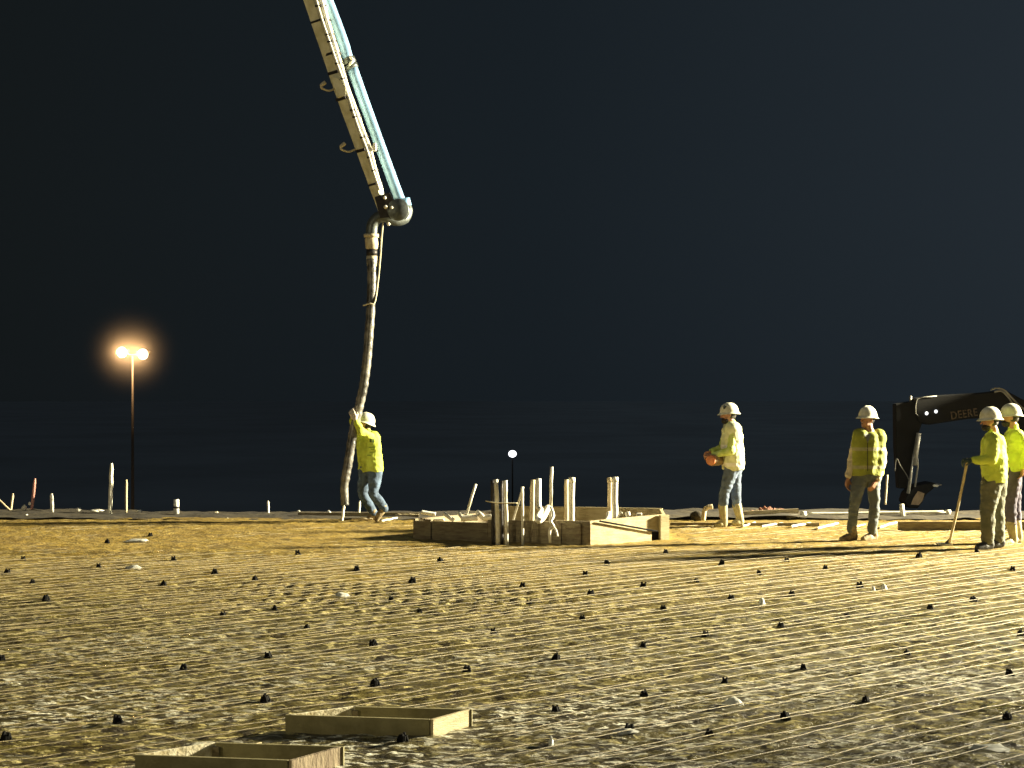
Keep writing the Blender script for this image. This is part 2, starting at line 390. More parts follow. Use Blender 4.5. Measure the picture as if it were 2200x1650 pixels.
# earth berm along the far edge of the pad
M['soil'] = mat('dark_soil', (0.050, 0.038, 0.016), 0.95, scale=3, col2=(0.022, 0.016, 0.009), bump=0.8, bscale=12)
def berm_h(x, y):
    t = (y - 27.2) / 3.0
    return 0.02 + 0.05 * vnoise(x * 0.9, y * 1.3, 21) + 0.05 * vnoise(x * 4, y * 5, 22) + np.where(t > 0.6, -0.9 * (t - 0.6) ** 2 * 2, 0) + 0.02 * np.sin(x * 0.5)
me = grid_mesh('berm', np.arange(-26, 26, 0.09), np.arange(27.2, 31.0, 0.07), berm_h)
me.materials.append(M['soil'])
berm = bpy.data.objects.new('path', me); C.objects.link(berm); tag(berm, 'dark trodden earth strip along the far edge of the pad', kind='structure')

# surrounding ground, falling away beyond the pad and then level to the horizon
M['terrain'] = mat('distant_soil', (0.225, 0.255, 0.275), 0.95, var=0.22, scale=0.02)
yy = np.array([-2500, -300, -60, 1.5, 15, 27, 31, 34, 45, 60, 80, 93, 105, 130, 180, 225, 260, 400, 700, 1300, 2500.])
prof = lambda y: np.interp(y, [-2500, 1.5, 27, 31, 34, 93, 105, 225, 2500], [-0.25, -0.25, -0.25, -0.4, -0.5, -4.8, -5.65, -14.0, -14.0])
xx = np.array([-2500, -1200, -500, -200, -90, -40, -27, 0, 27, 40, 90, 200, 500, 1200, 2500.])
me = grid_mesh('ground', xx, yy, lambda x, y: prof(y))
tm = M['terrain'].node_tree; tn = tm.nodes; tb = tn['Principled BSDF']
src = tb.inputs['Base Color'].links[0].from_socket      # sky's uneven glow put into the soil colour: paler right, darker left
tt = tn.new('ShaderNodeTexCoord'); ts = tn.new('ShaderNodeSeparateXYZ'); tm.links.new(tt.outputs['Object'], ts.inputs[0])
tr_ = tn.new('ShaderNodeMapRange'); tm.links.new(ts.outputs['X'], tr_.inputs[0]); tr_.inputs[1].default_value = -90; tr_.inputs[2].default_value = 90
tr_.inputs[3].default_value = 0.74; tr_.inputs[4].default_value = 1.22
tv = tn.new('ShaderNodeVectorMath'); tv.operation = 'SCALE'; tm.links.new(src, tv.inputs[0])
ty = tn.new('ShaderNodeMapRange'); tm.links.new(ts.outputs['Y'], ty.inputs[0]); ty.inputs[1].default_value = 45; ty.inputs[2].default_value = 110; ty.inputs[3].default_value = 0.12; ty.inputs[4].default_value = 1.0  # near soil darkened in colour to cancel lamp spill
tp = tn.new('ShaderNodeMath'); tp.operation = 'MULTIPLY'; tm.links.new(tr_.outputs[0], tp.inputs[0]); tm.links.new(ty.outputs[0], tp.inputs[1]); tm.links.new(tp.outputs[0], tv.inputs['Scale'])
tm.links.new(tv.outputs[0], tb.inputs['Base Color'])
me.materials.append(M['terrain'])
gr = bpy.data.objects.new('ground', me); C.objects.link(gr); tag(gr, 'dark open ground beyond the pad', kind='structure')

def pad_z(x, y): return float(pad_h(np.array([float(x)]), np.array([float(y)]))[0])

# ------------------------------------------------------------------ box-outs in the foreground
def box_out(name, corners, zt, label, end_mat):
    """four boards round an open pit; corners FL, FR, BR, BL in plan"""
    FL, FR, BR, BL = [Vector((c.x, c.y, 0)) for c in corners]
    cen = (FL + BR) / 2
    t = thing(name, (cen.x, cen.y, 0), label, 'formwork box', 'plywood box-outs in the foreground')
    th = 0.022
    for nm, a, b, m in (('front_board', FL, FR, 'ply'), ('side_board', FR, BR, end_mat), ('back_board', BR, BL, 'ply'), ('side_board', BL, FL, 'lit_board')):
        d = (b - a).normalized() * (th + 0.002)
        bm = bmesh.new()
        plank(bm, a, b - d if nm == 'front_board' or nm == 'back_board' else b - d, -0.05, zt, th)
        bm_link(nm, bm, m, t)
    for c in (FL, FR, BR, BL):
        c2 = c + (cen - c) * 0.12; bm = bmesh.new()
        box(bm, (c2.x - 0.018, c2.y - 0.018, -0.05), (c2.x + 0.018, c2.y + 0.018, zt - 0.02))
        bm_link('corner_block', bm, 'board_dark', t)
    return t
M['lit_board'] = mat('lamplit_board', (0.80, 0.75, 0.56), 0.8, scale=20, bump=0.4, col2=(0.45, 0.38, 0.22))  # lamplight on the left boards put into a paler colour
zt = 0.10
box_out('box_out', [G(290, 1622, zt), G(627, 1634, zt), G(740, 1603, zt), G(457, 1594, zt)], zt, 'open plywood box form cut off by the bottom edge, with a rough mottled end board', 'ply_end')
box_out('box_out', [G(613, 1536, zt), G(931, 1546, zt), G(1015, 1523, zt), G(756, 1517, zt)], zt, 'open plywood box form just behind the nearest one, with a clean tan end board', 'board')

# ------------------------------------------------------------------ reinforcement mat
def in_region(x, y): return -7.2 < x < 8.2 and 8.6 < y < 26.4
def clear_of_boxes(x, y):
    if -2.02 < x < -0.82 and 8.75 < y < 9.42: return False
    if -1.40 < x < -0.20 and 9.82 < y < 10.45: return False
    # the plumbing box in the middle distance
    if -1.6 < x < 2.3 and 22.6 < y < 25.8: return False
    return True
mat_root = thing('rebar_mat', (0, 17, 0), 'tied mat of thin steel bars laid over the olive sheeting', 'rebar mat')
bars = []
for k in range(-135, 135):
    v = k * 0.185 + random.uniform(-.06, .06); bars.append((v, 0, 0.020 + random.uniform(-.006, .010)))
allruns = []
for v, kind, z in bars:
    ph = random.uniform(0, 10); runs = []; run = []
    for i in range(-80, 420):
        u = i * 0.14
        w = v + 0.05 * mnoise.noise(Vector((u * 0.35, ph, 0))) + 0.015 * mnoise.noise(Vector((u * 1.6, ph, 3)))
        if kind == 0: x, y = u * DX - w * DY, u * DY + w * DX
        else: x, y = w * DX - (u - 14) * DY, w * DY + (u - 14) * DX
        if in_region(x, y) and clear_of_boxes(x, y):
            zz = z + 0.016 * mnoise.noise(Vector((u * 0.9, ph, 7))) + 0.35 * pad_z(x, y) - 0.008 * min(1, max(0, (0.3 - x) / 2.2)) - 0.02 * min(1, max(0, (y - 20) / 2))
            run.append(Vector((x, y, zz)))
        else:
            if len(run) > 6: runs.append(run)
            run = []
    if len(run) > 6: runs.append(run)
    if not runs: continue
    for r in runs:
        allruns.append(r)

def seen_size(r):      # rough apparent size of a bar
    return sum(1.0 / q.y ** 2 for q in r if abs(q.x) < q.y * 0.30)
allruns.sort(key=seen_size, reverse=True)
for r in allruns[:100]:
    bm = bmesh.new(); tube_mesh(bm, r, 0.0036, 5); bm_link('bar', bm, 'rebar', mat_root, True)
bm = bmesh.new()
for r in allruns[100:]: tube_mesh(bm, r, 0.0036, 5)
o = bm_link('farther_bars', bm, 'rebar', mat_root, True); o['kind'] = 'stuff'

# black plastic chairs under the mat
CH = [(577,1409),(803,1382),(1061,1353),(1251,1327),(1425,1305),(1570,1283),(1701,1272),(1848,1256),(806,1465),(1003,1436),(1194,1412),(1381,1383),
 (1515,1360),(1677,1341),(1820,1318),(1998,1303),(2092,1286),(1194,1521),(1384,1487),(1557,1462),(1726,1432),(1949,1401),(2193,1360),(1353,1568),
 (1524,1577),(1688,1542),(1860,1501),(2170,1446),(2165,1539),(571,1501),(254,1550),(13,1588),(3,1414),(394,1436),(865,1590),
 (373,1198),(212,1214),(15,1227),(69,1247),(351,1251),(99,1284),(479,1319),(461,1228),(548,1241),(50,1198),(590,1305),(659,1346),(323,1146),
 (766,1221),(946,1203),(885,1248),(841,1288),(901,1312),(1122,1258),(1137,1292),(1305,1209),(1257,1233),(1269,1275),(1381,1257),
 (1690,1200),(1974,1194),(1773,1217),(1550,1208),(1496,1245),(1631,1228),(2175,1222),(2099,1183),(640,1187),(230,1162),(1430,1183)]
bm = bmesh.new()
cone(bm, (0, 0, 0.0), (0, 0, 0.012), 0.036, 0.034, 12)
for k in range(4):
    a = k * math.pi / 2 + 0.4
    cone(bm, (0.028 * math.cos(a), 0.028 * math.sin(a), 0.01), (0.016 * math.cos(a), 0.016 * math.sin(a), 0.052), 0.009, 0.008, 6)
cone(bm, (0, 0, 0.02), (0, 0, 0.05), 0.024, 0.020, 10)
box(bm, (-0.022, -0.007, 0.048), (-0.010, 0.007, 0.066)); box(bm, (0.010, -0.007, 0.048), (0.022, 0.007, 0.066))
chair = None
CL = {(571,1501): 'just beyond the left corner of the farther box form', (254,1550): 'on bare sheeting left of both box forms, up from the nearest one',
 (865,1590): 'right in front of the farther box form', (13,1588): 'nearest the bottom left corner of the picture', (3,1414): 'half cut by the left picture edge',
 (1194,1521): 'right of the farther box form, nearest to it', (1353,1568): 'beside the pale crumpled film near the bottom middle', (2165,1539): 'nearest the bottom right corner',
 (2193,1360): 'half cut by the right picture edge', (1557,1462): 'just beyond the shiny crumpled white film', (1701,1272): 'right of the round white scrap below the man in profile',
 (1848,1256): 'just left of the two small white scraps', (2099,1183): 'just in front of the stout man with the tool', (212,1214): 'left of the crumpled white scrap, nearer than the long thin one',
 (351,1251): 'up and left of the tyre marks, left one of two', (548,1241): 'up and left of the tyre marks, right one of two', (323,1146): 'farthest left one, beyond the long thin white scrap'}
for x, y in CH:
    p = G(x, y + 6)
    if chair is None:
        chair = bm_link('rebar_chair', bm, 'chair')
        tag(chair, 'small black plastic rebar chair standing on the olive sheeting', 'rebar chair', 'black rebar chairs dotted over the sheeting'); o = chair
    else:
        o = chair.copy(); C.objects.link(o)
    if (x, y) in CL: o['label'] = 'black rebar chair ' + CL[x, y]
    o.location = (p.x, p.y, pad_z(p.x, p.y) - 0.004); o.rotation_euler = (random.uniform(-.2, .2), random.uniform(-.2, .2), random.uniform(0, 3))
    s = random.uniform(0.75, 1.05) * (1.2 if y < 1300 else 1); o.scale = (s, s, s * 0.85)

# scraps lying on the sheet
def scrap(x, y, w, h, m, label, nm='plastic_scrap', cat='scrap'):
    c = G(x, y); bm = bmesh.new(); W = w * c.y / F / 2; D = max(0.05, W * 0.5)
    n = 7; vs = [[None] * n for _ in range(n)]
    for i in range(n):
        for j in range(n):
            u, v = i / (n - 1) * 2 - 1, j / (n - 1) * 2 - 1
            r = 1 - 0.25 * (abs(u * v)) + random.uniform(-.12, .12)
            X, Y = c.x + u * W * r, c.y + v * D * r
            vs[i][j] = bm.verts.new((X, Y, pad_z(X, Y) + 0.004 + (1 - u * u) * (1 - v * v) * h * c.y / F + random.uniform(0, .012)))
    for i in range(n - 1):
        for j in range(n - 1): bm.faces.new((vs[i][j], vs[i + 1][j], vs[i + 1][j + 1], vs[i][j + 1]))
    bmesh.ops.solidify(bm, geom=list(bm.faces), thickness=0.002)
    o = bm_link(nm, bm, m, None, True); tag(o, label, cat)
scrap(293, 1165, 60, 6, 'scrap', 'crumpled white scrap on the far left sheeting, farthest of the pale scraps')
scrap(287, 1224, 40, 8, 'scrap', 'crumpled white scrap on the left sheeting, nearer than the long thin one')
scrap(733, 1283, 40, 9, 'scrap', 'crumpled white scrap left of the tyre marks')
scrap(1637, 1299, 16, 14, 'scrap', 'round white scrap on the sheeting below the man in profile')
scrap(1899, 1265, 14, 12, 'scrap', 'small white scrap below the man in the open vest, right one of two')
scrap(1876, 1269, 9, 8, 'scrap', 'tiny white scrap below the man in the open vest, left one of two')
scrap(1575, 1517, 46, 16, 'scrap', 'shiny crumpled white film on the near right sheeting')
scrap(1184, 1602, 12, 14, 'scrap', 'small upright white scrap near the bottom edge')
scrap(2125, 1612, 90, 10, 'scrap', 'wide shiny white film in the bottom right corner')
scrap(1345, 1577, 60, 10, 'scrap', 'pale crumpled film near the bottom middle, beside a black chair')

# ------------------------------------------------------------------ concrete pump boom and hose
DB = 26.6
def B(x, y, dy=0.0): return P(x, y, DB, dy)
boom = thing('pump_boom', B(862, 455), 'long cream steel pump arm with pale blue pipe, reaching down from the top', 'pump boom')
ks = [(-640, 424, 448, 479), (0, 652, 673, 696), (122, 694, 715, 732), (187, 716, 739, 750), (238, 734, 753, 769), (311, 761, 780, 796), (410, 797, 814, 823), (455, 814, 826, 832)]
bm = bmesh.new(); prev = None
rows = []
for i in range(len(ks) - 1):
    a, b = ks[i], ks[i + 1]; n = max(1, int((b[0] - a[0]) / 14))
    for k in range(n): rows.append([a[j] + (b[j] - a[j]) * k / n for j in range(4)])
rows.append(list(ks[-1]))
for y, xl, xm, xr in rows:
    j = [random.uniform(-.6, .6) for _ in range(2)]
    ring = [bm.verts.new(B(xl + j[0] * .5, y + 3, 0.05)), bm.verts.new(B(xm + j[1] * .6, y + 1, -0.10)), bm.verts.new(B(xr + j[1], y - 2, 0.0)), bm.verts.new(B(xm + 1, y, 0.20))]
    if prev:
        for k in range(4): bm.faces.new((prev[k], prev[(k + 1) % 4], ring[(k + 1) % 4], ring[k]))
    else: bm.faces.new(ring)
    prev = ring
bm.faces.new(prev[::-1])
bm_link('arm', bm, 'boom', boom)
# ribs / weld bands round the arm
for (y0, w) in ((45, 4), (116, 5), (155, 6), (211, 6), (322, 6), (395, 4)):
    r = min(rows, key=lambda q: abs(q[0] - y0)); bm = bmesh.new(); rr = []
    for s in (-1, 1):
        y = y0 + s * w / 2
        rr.append([bm.verts.new(B(r[1] - 1.5 + s * w * .15, y + 3, 0.05)), bm.verts.new(B(r[2] + s * w * .15, y + 1, -0.125)), bm.verts.new(B(r[3] + 1.8 + s * w * .15, y - 2, 0.0)), bm.verts.new(B(r[2] + 1, y, 0.215))])
    for k in range(4): bm.faces.new((rr[0][k], rr[0][(k + 1) % 4], rr[1][(k + 1) % 4], rr[1][k]))
    bm.faces.new(rr[0]); bm.faces.new(rr[1][::-1])
    bm_link('band', bm, 'steel_dark', boom)
random.seed(5)
for off, w in ((0.30, 0.020), (0.72, 0.026)):
    pts_ = []
    for q in rows[::3]:
        if q[0] > 440: continue
        t_ = off + random.uniform(-.07, .07); pts_.append(B(q[2] + (q[3] - q[2]) * t_, q[0] + 1 - 3 * t_, -0.10 + 0.10 * t_ - 0.03))
    bm = bmesh.new(); tube_mesh(bm, smooth_path(pts_, 3), w, 8); bm_link('hydraulic_hose', bm, 'scrap', boom, True)
for y0 in (20, 78, 98, 140, 178, 232, 256, 290, 342, 368, 418):
    q = min(rows, key=lambda q: abs(q[0] - y0)); bm = bmesh.new()
    tube_mesh(bm, [B(q[2] + 1, q[0] + 2, -.135), B(q[3] + 1, q[0] - 2, -.04)], 0.014, 6); bm_link('hose_clip', bm, 'steel_dark', boom, True)
# lug plate
bm = bmesh.new(); prism(bm, [B(713, 168, -.13), B(728, 172, -.13), B(744, 190, -.13), B(744, 208, -.13), B(728, 212, -.13), B(722, 196, -.13)], 0.1); bm_link('lug_plate', bm, 'boom', boom)
# delivery pipe in two lengths with clamp
for seg_ in ([(455, -640), (703, 0), (747, 127)], [(754, 141), (789, 240), (851, 410), (864, 440)]):
    bm = bmesh.new(); tube_mesh(bm, smooth_path([B(x, y, 0.22) for x, y in seg_], 6), 0.082, 20)
    bm_link('delivery_pipe', bm, 'pipe', boom, True)
bm = bmesh.new(); cone(bm, B(744, 120, .22), B(749, 131, .22), 0.105, 0.105, 18); cone(bm, B(750, 134, .22), B(754, 143, .22), 0.108, 0.10, 18)
bm_link('pipe_clamp', bm, 'cast', boom, True)
bm = bmesh.new(); rchain(bm, [B(751, 119, .12), B(757, 127, .11), B(750, 136, .11)], [0.02, 0.026, 0.018], 10); bm_link('clamp_lever', bm, 'scrap', boom, True)
bm = bmesh.new(); rchain(bm, [B(806, 312, -.05), B(806, 322, -.06)], [0.03, 0.032], 10); bm_link('bracket_bolt', bm, 'pvc', boom, True)
bm = bmesh.new(); rchain(bm, [B(790, 318, .0), B(812, 320, .2)], [0.022, 0.022], 8); bm_link('pipe_bracket', bm, 'cast', boom, True)
for (hx, hy) in ((722, 190), (764, 321)):
    bm = bmesh.new()
    tube_mesh(bm, smooth_path([B(hx, hy, -.02), B(hx - 14, hy + 6, -.06), B(hx - 28, hy + 2, -.08), B(hx - 30, hy - 4, -.08), B(hx - 22, hy - 12, -.06)], 5), [0.016] * 10 + [0.02] * 5 + [0.03] * 6, 8)
    bm_link('hose_hook', bm, 'collar', boom, True)
# end joint: rounded casting, elbow
bm = bmesh.new()
for dy in (-0.09, 0.09): 
    cone(bm, B(856, 452, dy - 0.035), B(856, 452, dy + 0.035), 0.165, 0.165, 28)
cone(bm, B(856, 452, -.1), B(856, 452, .1), 0.12, 0.12, 20)
bevel_all(bm, 0.008); bm_link('end_joint', bm, 'cast', boom, True)
bm = bmesh.new(); prism(bm, [B(806, 425, -.12), B(838, 415, -.12), B(850, 440, -.12), B(838, 468, -.12), B(818, 470, -.12)], 0.06)
prism(bm, [B(826, 452, .05), B(850, 430, .05), B(858, 470, .05), B(826, 478, .05)], 0.05); bm_link('end_bracket', bm, 'steel_dark', boom)
bm = bmesh.new(); tube_mesh(bm, smooth_path([B(868, 436, .22), B(874, 450, .21), B(868, 466, .16), B(850, 472, .08), B(828, 466, .0), B(812, 468, 0), B(801, 482, 0), B(798, 504, 0)], 6), [0.078] * 12 + [0.088] * 31, 18)
bm_link('elbow', bm, 'cast', boom, True)
bm = bmesh.new(); cone(bm, B(866, 424, .22), B(870, 440, .22), 0.09, 0.09, 18); bm_link('pipe_clamp', bm, 'pipe', boom, True)
for (x, y, r) in ((828, 427, .025), (830, 447, .03), (836, 483, .026), (843, 448, .022)):
    bm = bmesh.new(); cone(bm, B(x, y, -.17), B(x, y, -.10), r, r, 10); bm_link('bolt', bm, 'pvc', boom, True)

hose = thing('concrete_hose', B(742, 1084), 'thick black rubber hose hanging from the pump arm, steadied by the worker on the left', 'hose')
bm = bmesh.new()
hp = [(798, 556), (799, 600), (797, 660), (793, 720), (789, 770), (783, 820), (775, 860), (767, 895), (758, 935), (752, 975), (746, 1010), (741, 1040), (741, 1062), (742, 1085)]
HP = smooth_path([B(x, y, -0.02 - 0.04 * min(1, max(0, (y - 905) / 90))) for x, y in hp], 10)
rr = [0.066 + 0.0035 * math.sin(i * 1.5) + 0.004 * mnoise.noise(Vector((0, 0, i * .3))) for i in range(len(HP))]
for i in range(len(HP) - 22, len(HP)): rr[i] = 0.060
tube_mesh(bm, HP, rr, 18); bm_link('tube', bm, 'hose', hose, True)
bm = bmesh.new(); cone(bm, B(798, 503), B(798, 510), 0.115, 0.115, 20); bm_link('flange', bm, 'collar', hose, True)
bm = bmesh.new(); tube_mesh(bm, [B(798, 510), B(798, 514), B(799, 526), B(799, 534), B(799, 536)], [0.085, 0.098, 0.100, 0.09, 0.08], 18); bm_link('reducer', bm, 'collar', hose, True)
bm = bmesh.new(); cone(bm, B(799, 536), B(799, 550), 0.084, 0.084, 18); bm_link('clamp_band', bm, 'steel_dark', hose, True)
bm = bmesh.new(); cone(bm, B(799, 550), B(799, 572), 0.084, 0.074, 18); bm_link('sleeve', bm, 'collar', hose, True)
bm = bmesh.new(); tube_mesh(bm, smooth_path([B(823, 478), B(820, 510), B(818, 540), B(816, 565), B(812, 605), B(806, 650, -.08), B(795, 653, -.1), B(781, 657, -.09)], 5), 0.013, 6); bm_link('safety_strap', bm, 'strap', hose, True)

# ------------------------------------------------------------------ people
def hand(bm, w, d, n, side, grip=0.5, k=1.0):
    """w wrist, d pointing direction, n palm normal (fingers curl towards it), side = thumb side"""
    d = Vector(d).normalized(); n = Vector(n); n = (n - d * n.dot(d)).normalized(); s = d.cross(n).normalized() * side
    w = Vector(w)
    for o in (-0.026, 0, 0.026):
        rchain(bm, [w, w + d * 0.045 * k + s * o, w + d * 0.092 * k + s * o * 1.15], [0.024 * k, 0.020 * k, 0.016 * k], 10)
    for i, (o, L) in enumerate(((0.033, 0.072), (0.011, 0.082), (-0.011, 0.076), (-0.033, 0.060))):
        b = w + d * 0.092 * k + s * o * k
        a1 = grip * 0.9 + i * 0.06; a2 = a1 + grip * 1.2
        p1 = b + (d * math.cos(a1) + n * math.sin(a1)) * L * 0.5 * k
        p2 = p1 + (d * math.cos(a2) + n * math.sin(a2)) * L * 0.5 * k
        rchain(bm, [b, p1, p2], [0.0105 * k, 0.0095 * k, 0.0085 * k], 8)
    tb = w + d * 0.03 * k + s * 0.035 * k
    t1 = tb + (d * 0.6 + s * 0.6 + n * 0.35).normalized() * 0.038 * k
    rchain(bm, [tb, t1, t1 + (d * 0.75 + n * 0.5 + s * 0.1).normalized() * 0.032 * k], [0.015 * k, 0.012 * k, 0.010 * k], 8)

def hard_hat(c, f, up, parent, sticker=False, k=1.0):
    f = Vector(f).normalized(); up = Vector(up).normalized(); s = f.cross(up).normalized(); up = s.cross(f)
    bm = bmesh.new(); seg = 32
    prof = [(0.0, 0.135), (0.25, 0.132), (0.5, 0.118), (0.72, 0.093), (0.88, 0.058), (0.97, 0.02), (1.0, -0.01)]
    rings = []
    top = bm.verts.new(c + up * 0.14 * k)
    for t, z in prof[1:]:
        ring = []
        for i in range(seg):
            a = 2 * math.pi * i / seg; ca, sa = math.cos(a), math.sin(a)
            r = 1.0 + (0.012 if abs(sa) < 0.25 else 0)
            ring.append(bm.verts.new(c + (f * ca * 0.148 * t + s * sa * 0.122 * t) * k * r + up * (z + (0.008 if abs(sa) < 0.2 else 0)) * k))
        rings.append(ring)
    for w, z in ((1.03, -0.016), (1.14, -0.028), (1.17, -0.033), (1.14, -0.036), (0.98, -0.02)):
        ring = []
        for i in range(seg):
            a = 2 * math.pi * i / seg; ca, sa = math.cos(a), math.sin(a)
            ww = w + (0.16 * max(0, ca) ** 2 + 0.05 * max(0, -ca) if w > 1.1 else 0)
            ring.append(bm.verts.new(c + (f * ca * 0.148 * ww + s * sa * 0.122 * ww) * k + up * (z - (0.012 * abs(ca) if w > 1.1 else 0)) * k))
        rings.append(ring)
    for i in range(seg): bm.faces.new((top, rings[0][i], rings[0][(i + 1) % seg]))
    for a, b in zip(rings, rings[1:]):
        for i in range(seg): bm.faces.new((a[i], b[i], b[(i + 1) % seg], a[(i + 1) % seg]))
    o = bm_link('hard_hat', bm, 'helmet', parent, True)
    if sticker:
        bm = bmesh.new(); ell(bm, c + (f * 0.075 + s * -0.075 + up * 0.065) * k, s, up, (0.03, 0.012, 0.035)); 
        bm_link('sticker', bm, 'sticker', o, True)
    return o

def head(bm, c, f, up, k=1.0):
    f = Vector(f).normalized(); up = Vector(up).normalized(); s = f.cross(up).normalized(); up = s.cross(f)
    ell(bm, c + up * 0.02 * k, f, up, (0.075 * k, 0.095 * k, 0.105 * k))
    ell(bm, c + f * 0.028 * k - up * 0.055 * k, f, up, (0.055 * k, 0.062 * k, 0.060 * k))
    ell(bm, c + f * 0.075 * k - up * 0.095 * k, f, up, (0.025 * k, 0.022 * k, 0.02 * k))
    rchain(bm, [c + f * 0.092 * k + up * 0.012 * k, c + f * 0.114 * k - up * 0.024 * k], [0.010 * k, 0.015 * k], 8)
    ell(bm, c + f * 0.088 * k - up * 0.058 * k, f, up, (0.025 * k, 0.014 * k, 0.012 * k))
    ell(bm, c + f * 0.080 * k + up * 0.034 * k, f, up, (0.05 * k, 0.018 * k, 0.010 * k))
    for e_ in (-1, 1): ell(bm, c + s * 0.076 * k * e_ - up * 0.005 * k - f * 0.008 * k, f, up, (0.012 * k, 0.018 * k, 0.03 * k))

def person(d, foot, J, yaw_f, up=(0, 0, 1), label='', top='lime', arms='lime', legs='denim', boots='boot_mud', boot_top=None,
           vest=None, chest=0.115, waist=0.125, beard=None, gloves=None, hands=(), sticker=False, leg_r=(0.095, 0.075, 0.062), arm_r=(0.066, 0.058, 0.048), hat_up=None, vest_mat=None, hem=None, neck_r=0.068):
    """J: joints as (x, y, dy) photo pixels + depth offset"""
    def p(q): return P(q[0], q[1], d, q[2] if len(q) > 2 else 0.0)
    t = thing('person', (p(foot).x, d, 0), label, 'person', 'construction workers on the pad')
    h, n = p(J['head']), p(J['neck'])
    sl, sr, hl, hr = p(J['sl']), p(J['sr']), p(J['hl']), p(J['hr'])
    f = Vector(yaw_f).normalized()
    # body: one continuous skin
    bm = bmesh.new()
    head(bm, h, f, up)
    rchain(bm, [h - Vector((0, 0, .05)) - f * 0.02, n, (sl + sr) / 2], [0.056, 0.056, 0.07])
    rchain(bm, [sl, sr], [0.045, 0.045]); rchain(bm, [hl, hr], [0.07, 0.07])
    rchain(bm, [(sl + sr) / 2, (hl + hr) / 2], [0.09, 0.09])
    for a in ('al', 'ar'):
        q = [p(v) for v in J[a]]; rchain(bm, q, [0.045, 0.036, 0.026])
    for a in ('ll', 'lr'):
        q = [p(v) for v in J[a]]; rchain(bm, q, [0.07, 0.05, 0.03])
    if not gloves:
        for (w, dd, nn, sd, gp) in hands: hand(bm, p(w), dd, nn, sd, gp)
    fuse(bm, 'body', 'skin', t, 0.009, 3)
    s = f.cross(Vector(up)).normalized()
    bm = bmesh.new()
    for e_ in (-1, 1): sphere(bm, h + f * 0.086 + s * 0.030 * e_ + Vector(up) * 0.016, 0.011, 8)
    bm_link('eyes', bm, 'eye', t, True)
    if gloves:
        for (w, dd, nn, sd, gp) in hands:
            bm = bmesh.new(); hand(bm, p(w), dd, nn, sd, gp, 1.15); fuse(bm, 'glove', gloves, t, 0.007, 2)
    # shirt: torso and sleeves
    def torso(bm, g):
        nonlocal hl, hr
        rchain(bm, [sl, hl], [chest * 0.72 + g, waist * 0.95 + g]); rchain(bm, [sr, hr], [chest * 0.72 + g, waist * 0.95 + g])
        mid_s, mid_h = (sl + sr) / 2, (hl + hr) / 2
        rchain(bm, [mid_s + (mid_h - mid_s) * 0.12, mid_s + (mid_h - mid_s) * 0.55, mid_h], [chest + g, chest * 1.08 + g, waist + g])
        rchain(bm, [sl, sr], [0.066 + g, 0.066 + g])
    hl0, hr0 = hl.copy(), hr.copy()
    if vest: hl, hr = sl + (hl - sl) * 0.72, sr + (hr - sr) * 0.72
    bm = bmesh.new(); torso(bm, 0.0); hl, hr = hl0, hr0
    rchain(bm, [(sl + sr) / 2 + Vector((0, 0, 0.01)), (sl + sr) / 2 + (n - (sl + sr) / 2) * 0.8], [0.085, neck_r])
    for a in ('al', 'ar'):
        q = [p(v) for v in J[a]]; w = q[1] + (q[2] - q[1]) * 0.93
        rchain(bm, [q[0], q[1], w], arm_r)
    hz_ = P(0, hem, d).z if hem else None
    fuse(bm, 'shirt', top if not vest else arms, t, 0.012, 4, 0.014, 7, None if vest else hz_)
    if vest:
        bm = bmesh.new(); torso(bm, 0.022); rchain(bm, [sl, sr], [0.07, 0.07])
        fuse(bm, 'vest', vest_mat or vest, t, 0.012, 3, 0.012, 6, hz_)
    bm = bmesh.new(); rchain(bm, [hl, hr], [waist * 0.93, waist * 0.93])
    for a in ('ll', 'lr'):
        q = [p(v) for v in J[a]]; an = q[1] + (q[2] - q[1]) * (0.62 if boot_top else 0.97)
        r_an = leg_r[1] + (leg_r[2] - leg_r[1]) * (0.62 if boot_top else 0.97)
        rchain(bm, [q[0], q[0] + (q[1] - q[0]) * 0.5, q[1], q[1] + (an - q[1]) * 0.5, an], [waist * 0.86, leg_r[0], leg_r[1], leg_r[1], r_an])
    fuse(bm, 'trousers', legs, t, 0.012, 4, 0.013, 8)
    for a, b in (('ll', 'fl'), ('lr', 'fr')):
        an = p(J[a][2]); toe = p(J[b]); kn = p(J[a][1])
        bm = bmesh.new(); dirf = (toe - an); dirf.z = 0; dirf = dirf.normalized() if dirf.length > 1e-3 else f
        if b + '_heel' in J: heel = p(J[b + '_heel'])
        else: heel = Vector((an.x, an.y, toe.z)) - dirf * 0.05
        rchain(bm, [heel + Vector((0, 0, .03)), toe + Vector((0, 0, .02))], [0.045, 0.040])
        rchain(bm, [heel * 0.5 + toe * 0.5 + Vector((0, 0, .045)), toe + Vector((0, 0, .02))], [0.052, 0.040])
        rchain(bm, [heel + Vector((0, 0, .05)), an + (kn - an) * (0.42 if boot_top else 0.16)], [0.05, 0.062 if not boot_top else 0.072])
        fuse(bm, 'boot', boots, t, 0.011, 3)
    if beard:
        bm = bmesh.new(); ell(bm, h + f * 0.045 - Vector(up) * 0.075, f, up, (0.062, 0.062, 0.05)); ell(bm, h - f * 0.03 - Vector(up) * 0.0, f, up, (0.083, 0.085, 0.075))
        fuse(bm, 'beard_and_hair', 'hair', t, 0.009, 2, 0.008, 20)
    else:
        bm = bmesh.new(); ell(bm, h - f * 0.03 + Vector(up) * 0.01, f, up, (0.081, 0.082, 0.085)); fuse(bm, 'hair', 'hair', t, 0.009, 2, 0.006, 20)
    hu = hat_up or (Vector(up) - f * 0.22)
    hard_hat(h + Vector(hu).normalized() * 0.055, f, hu, t, sticker, 0.93)
    return t

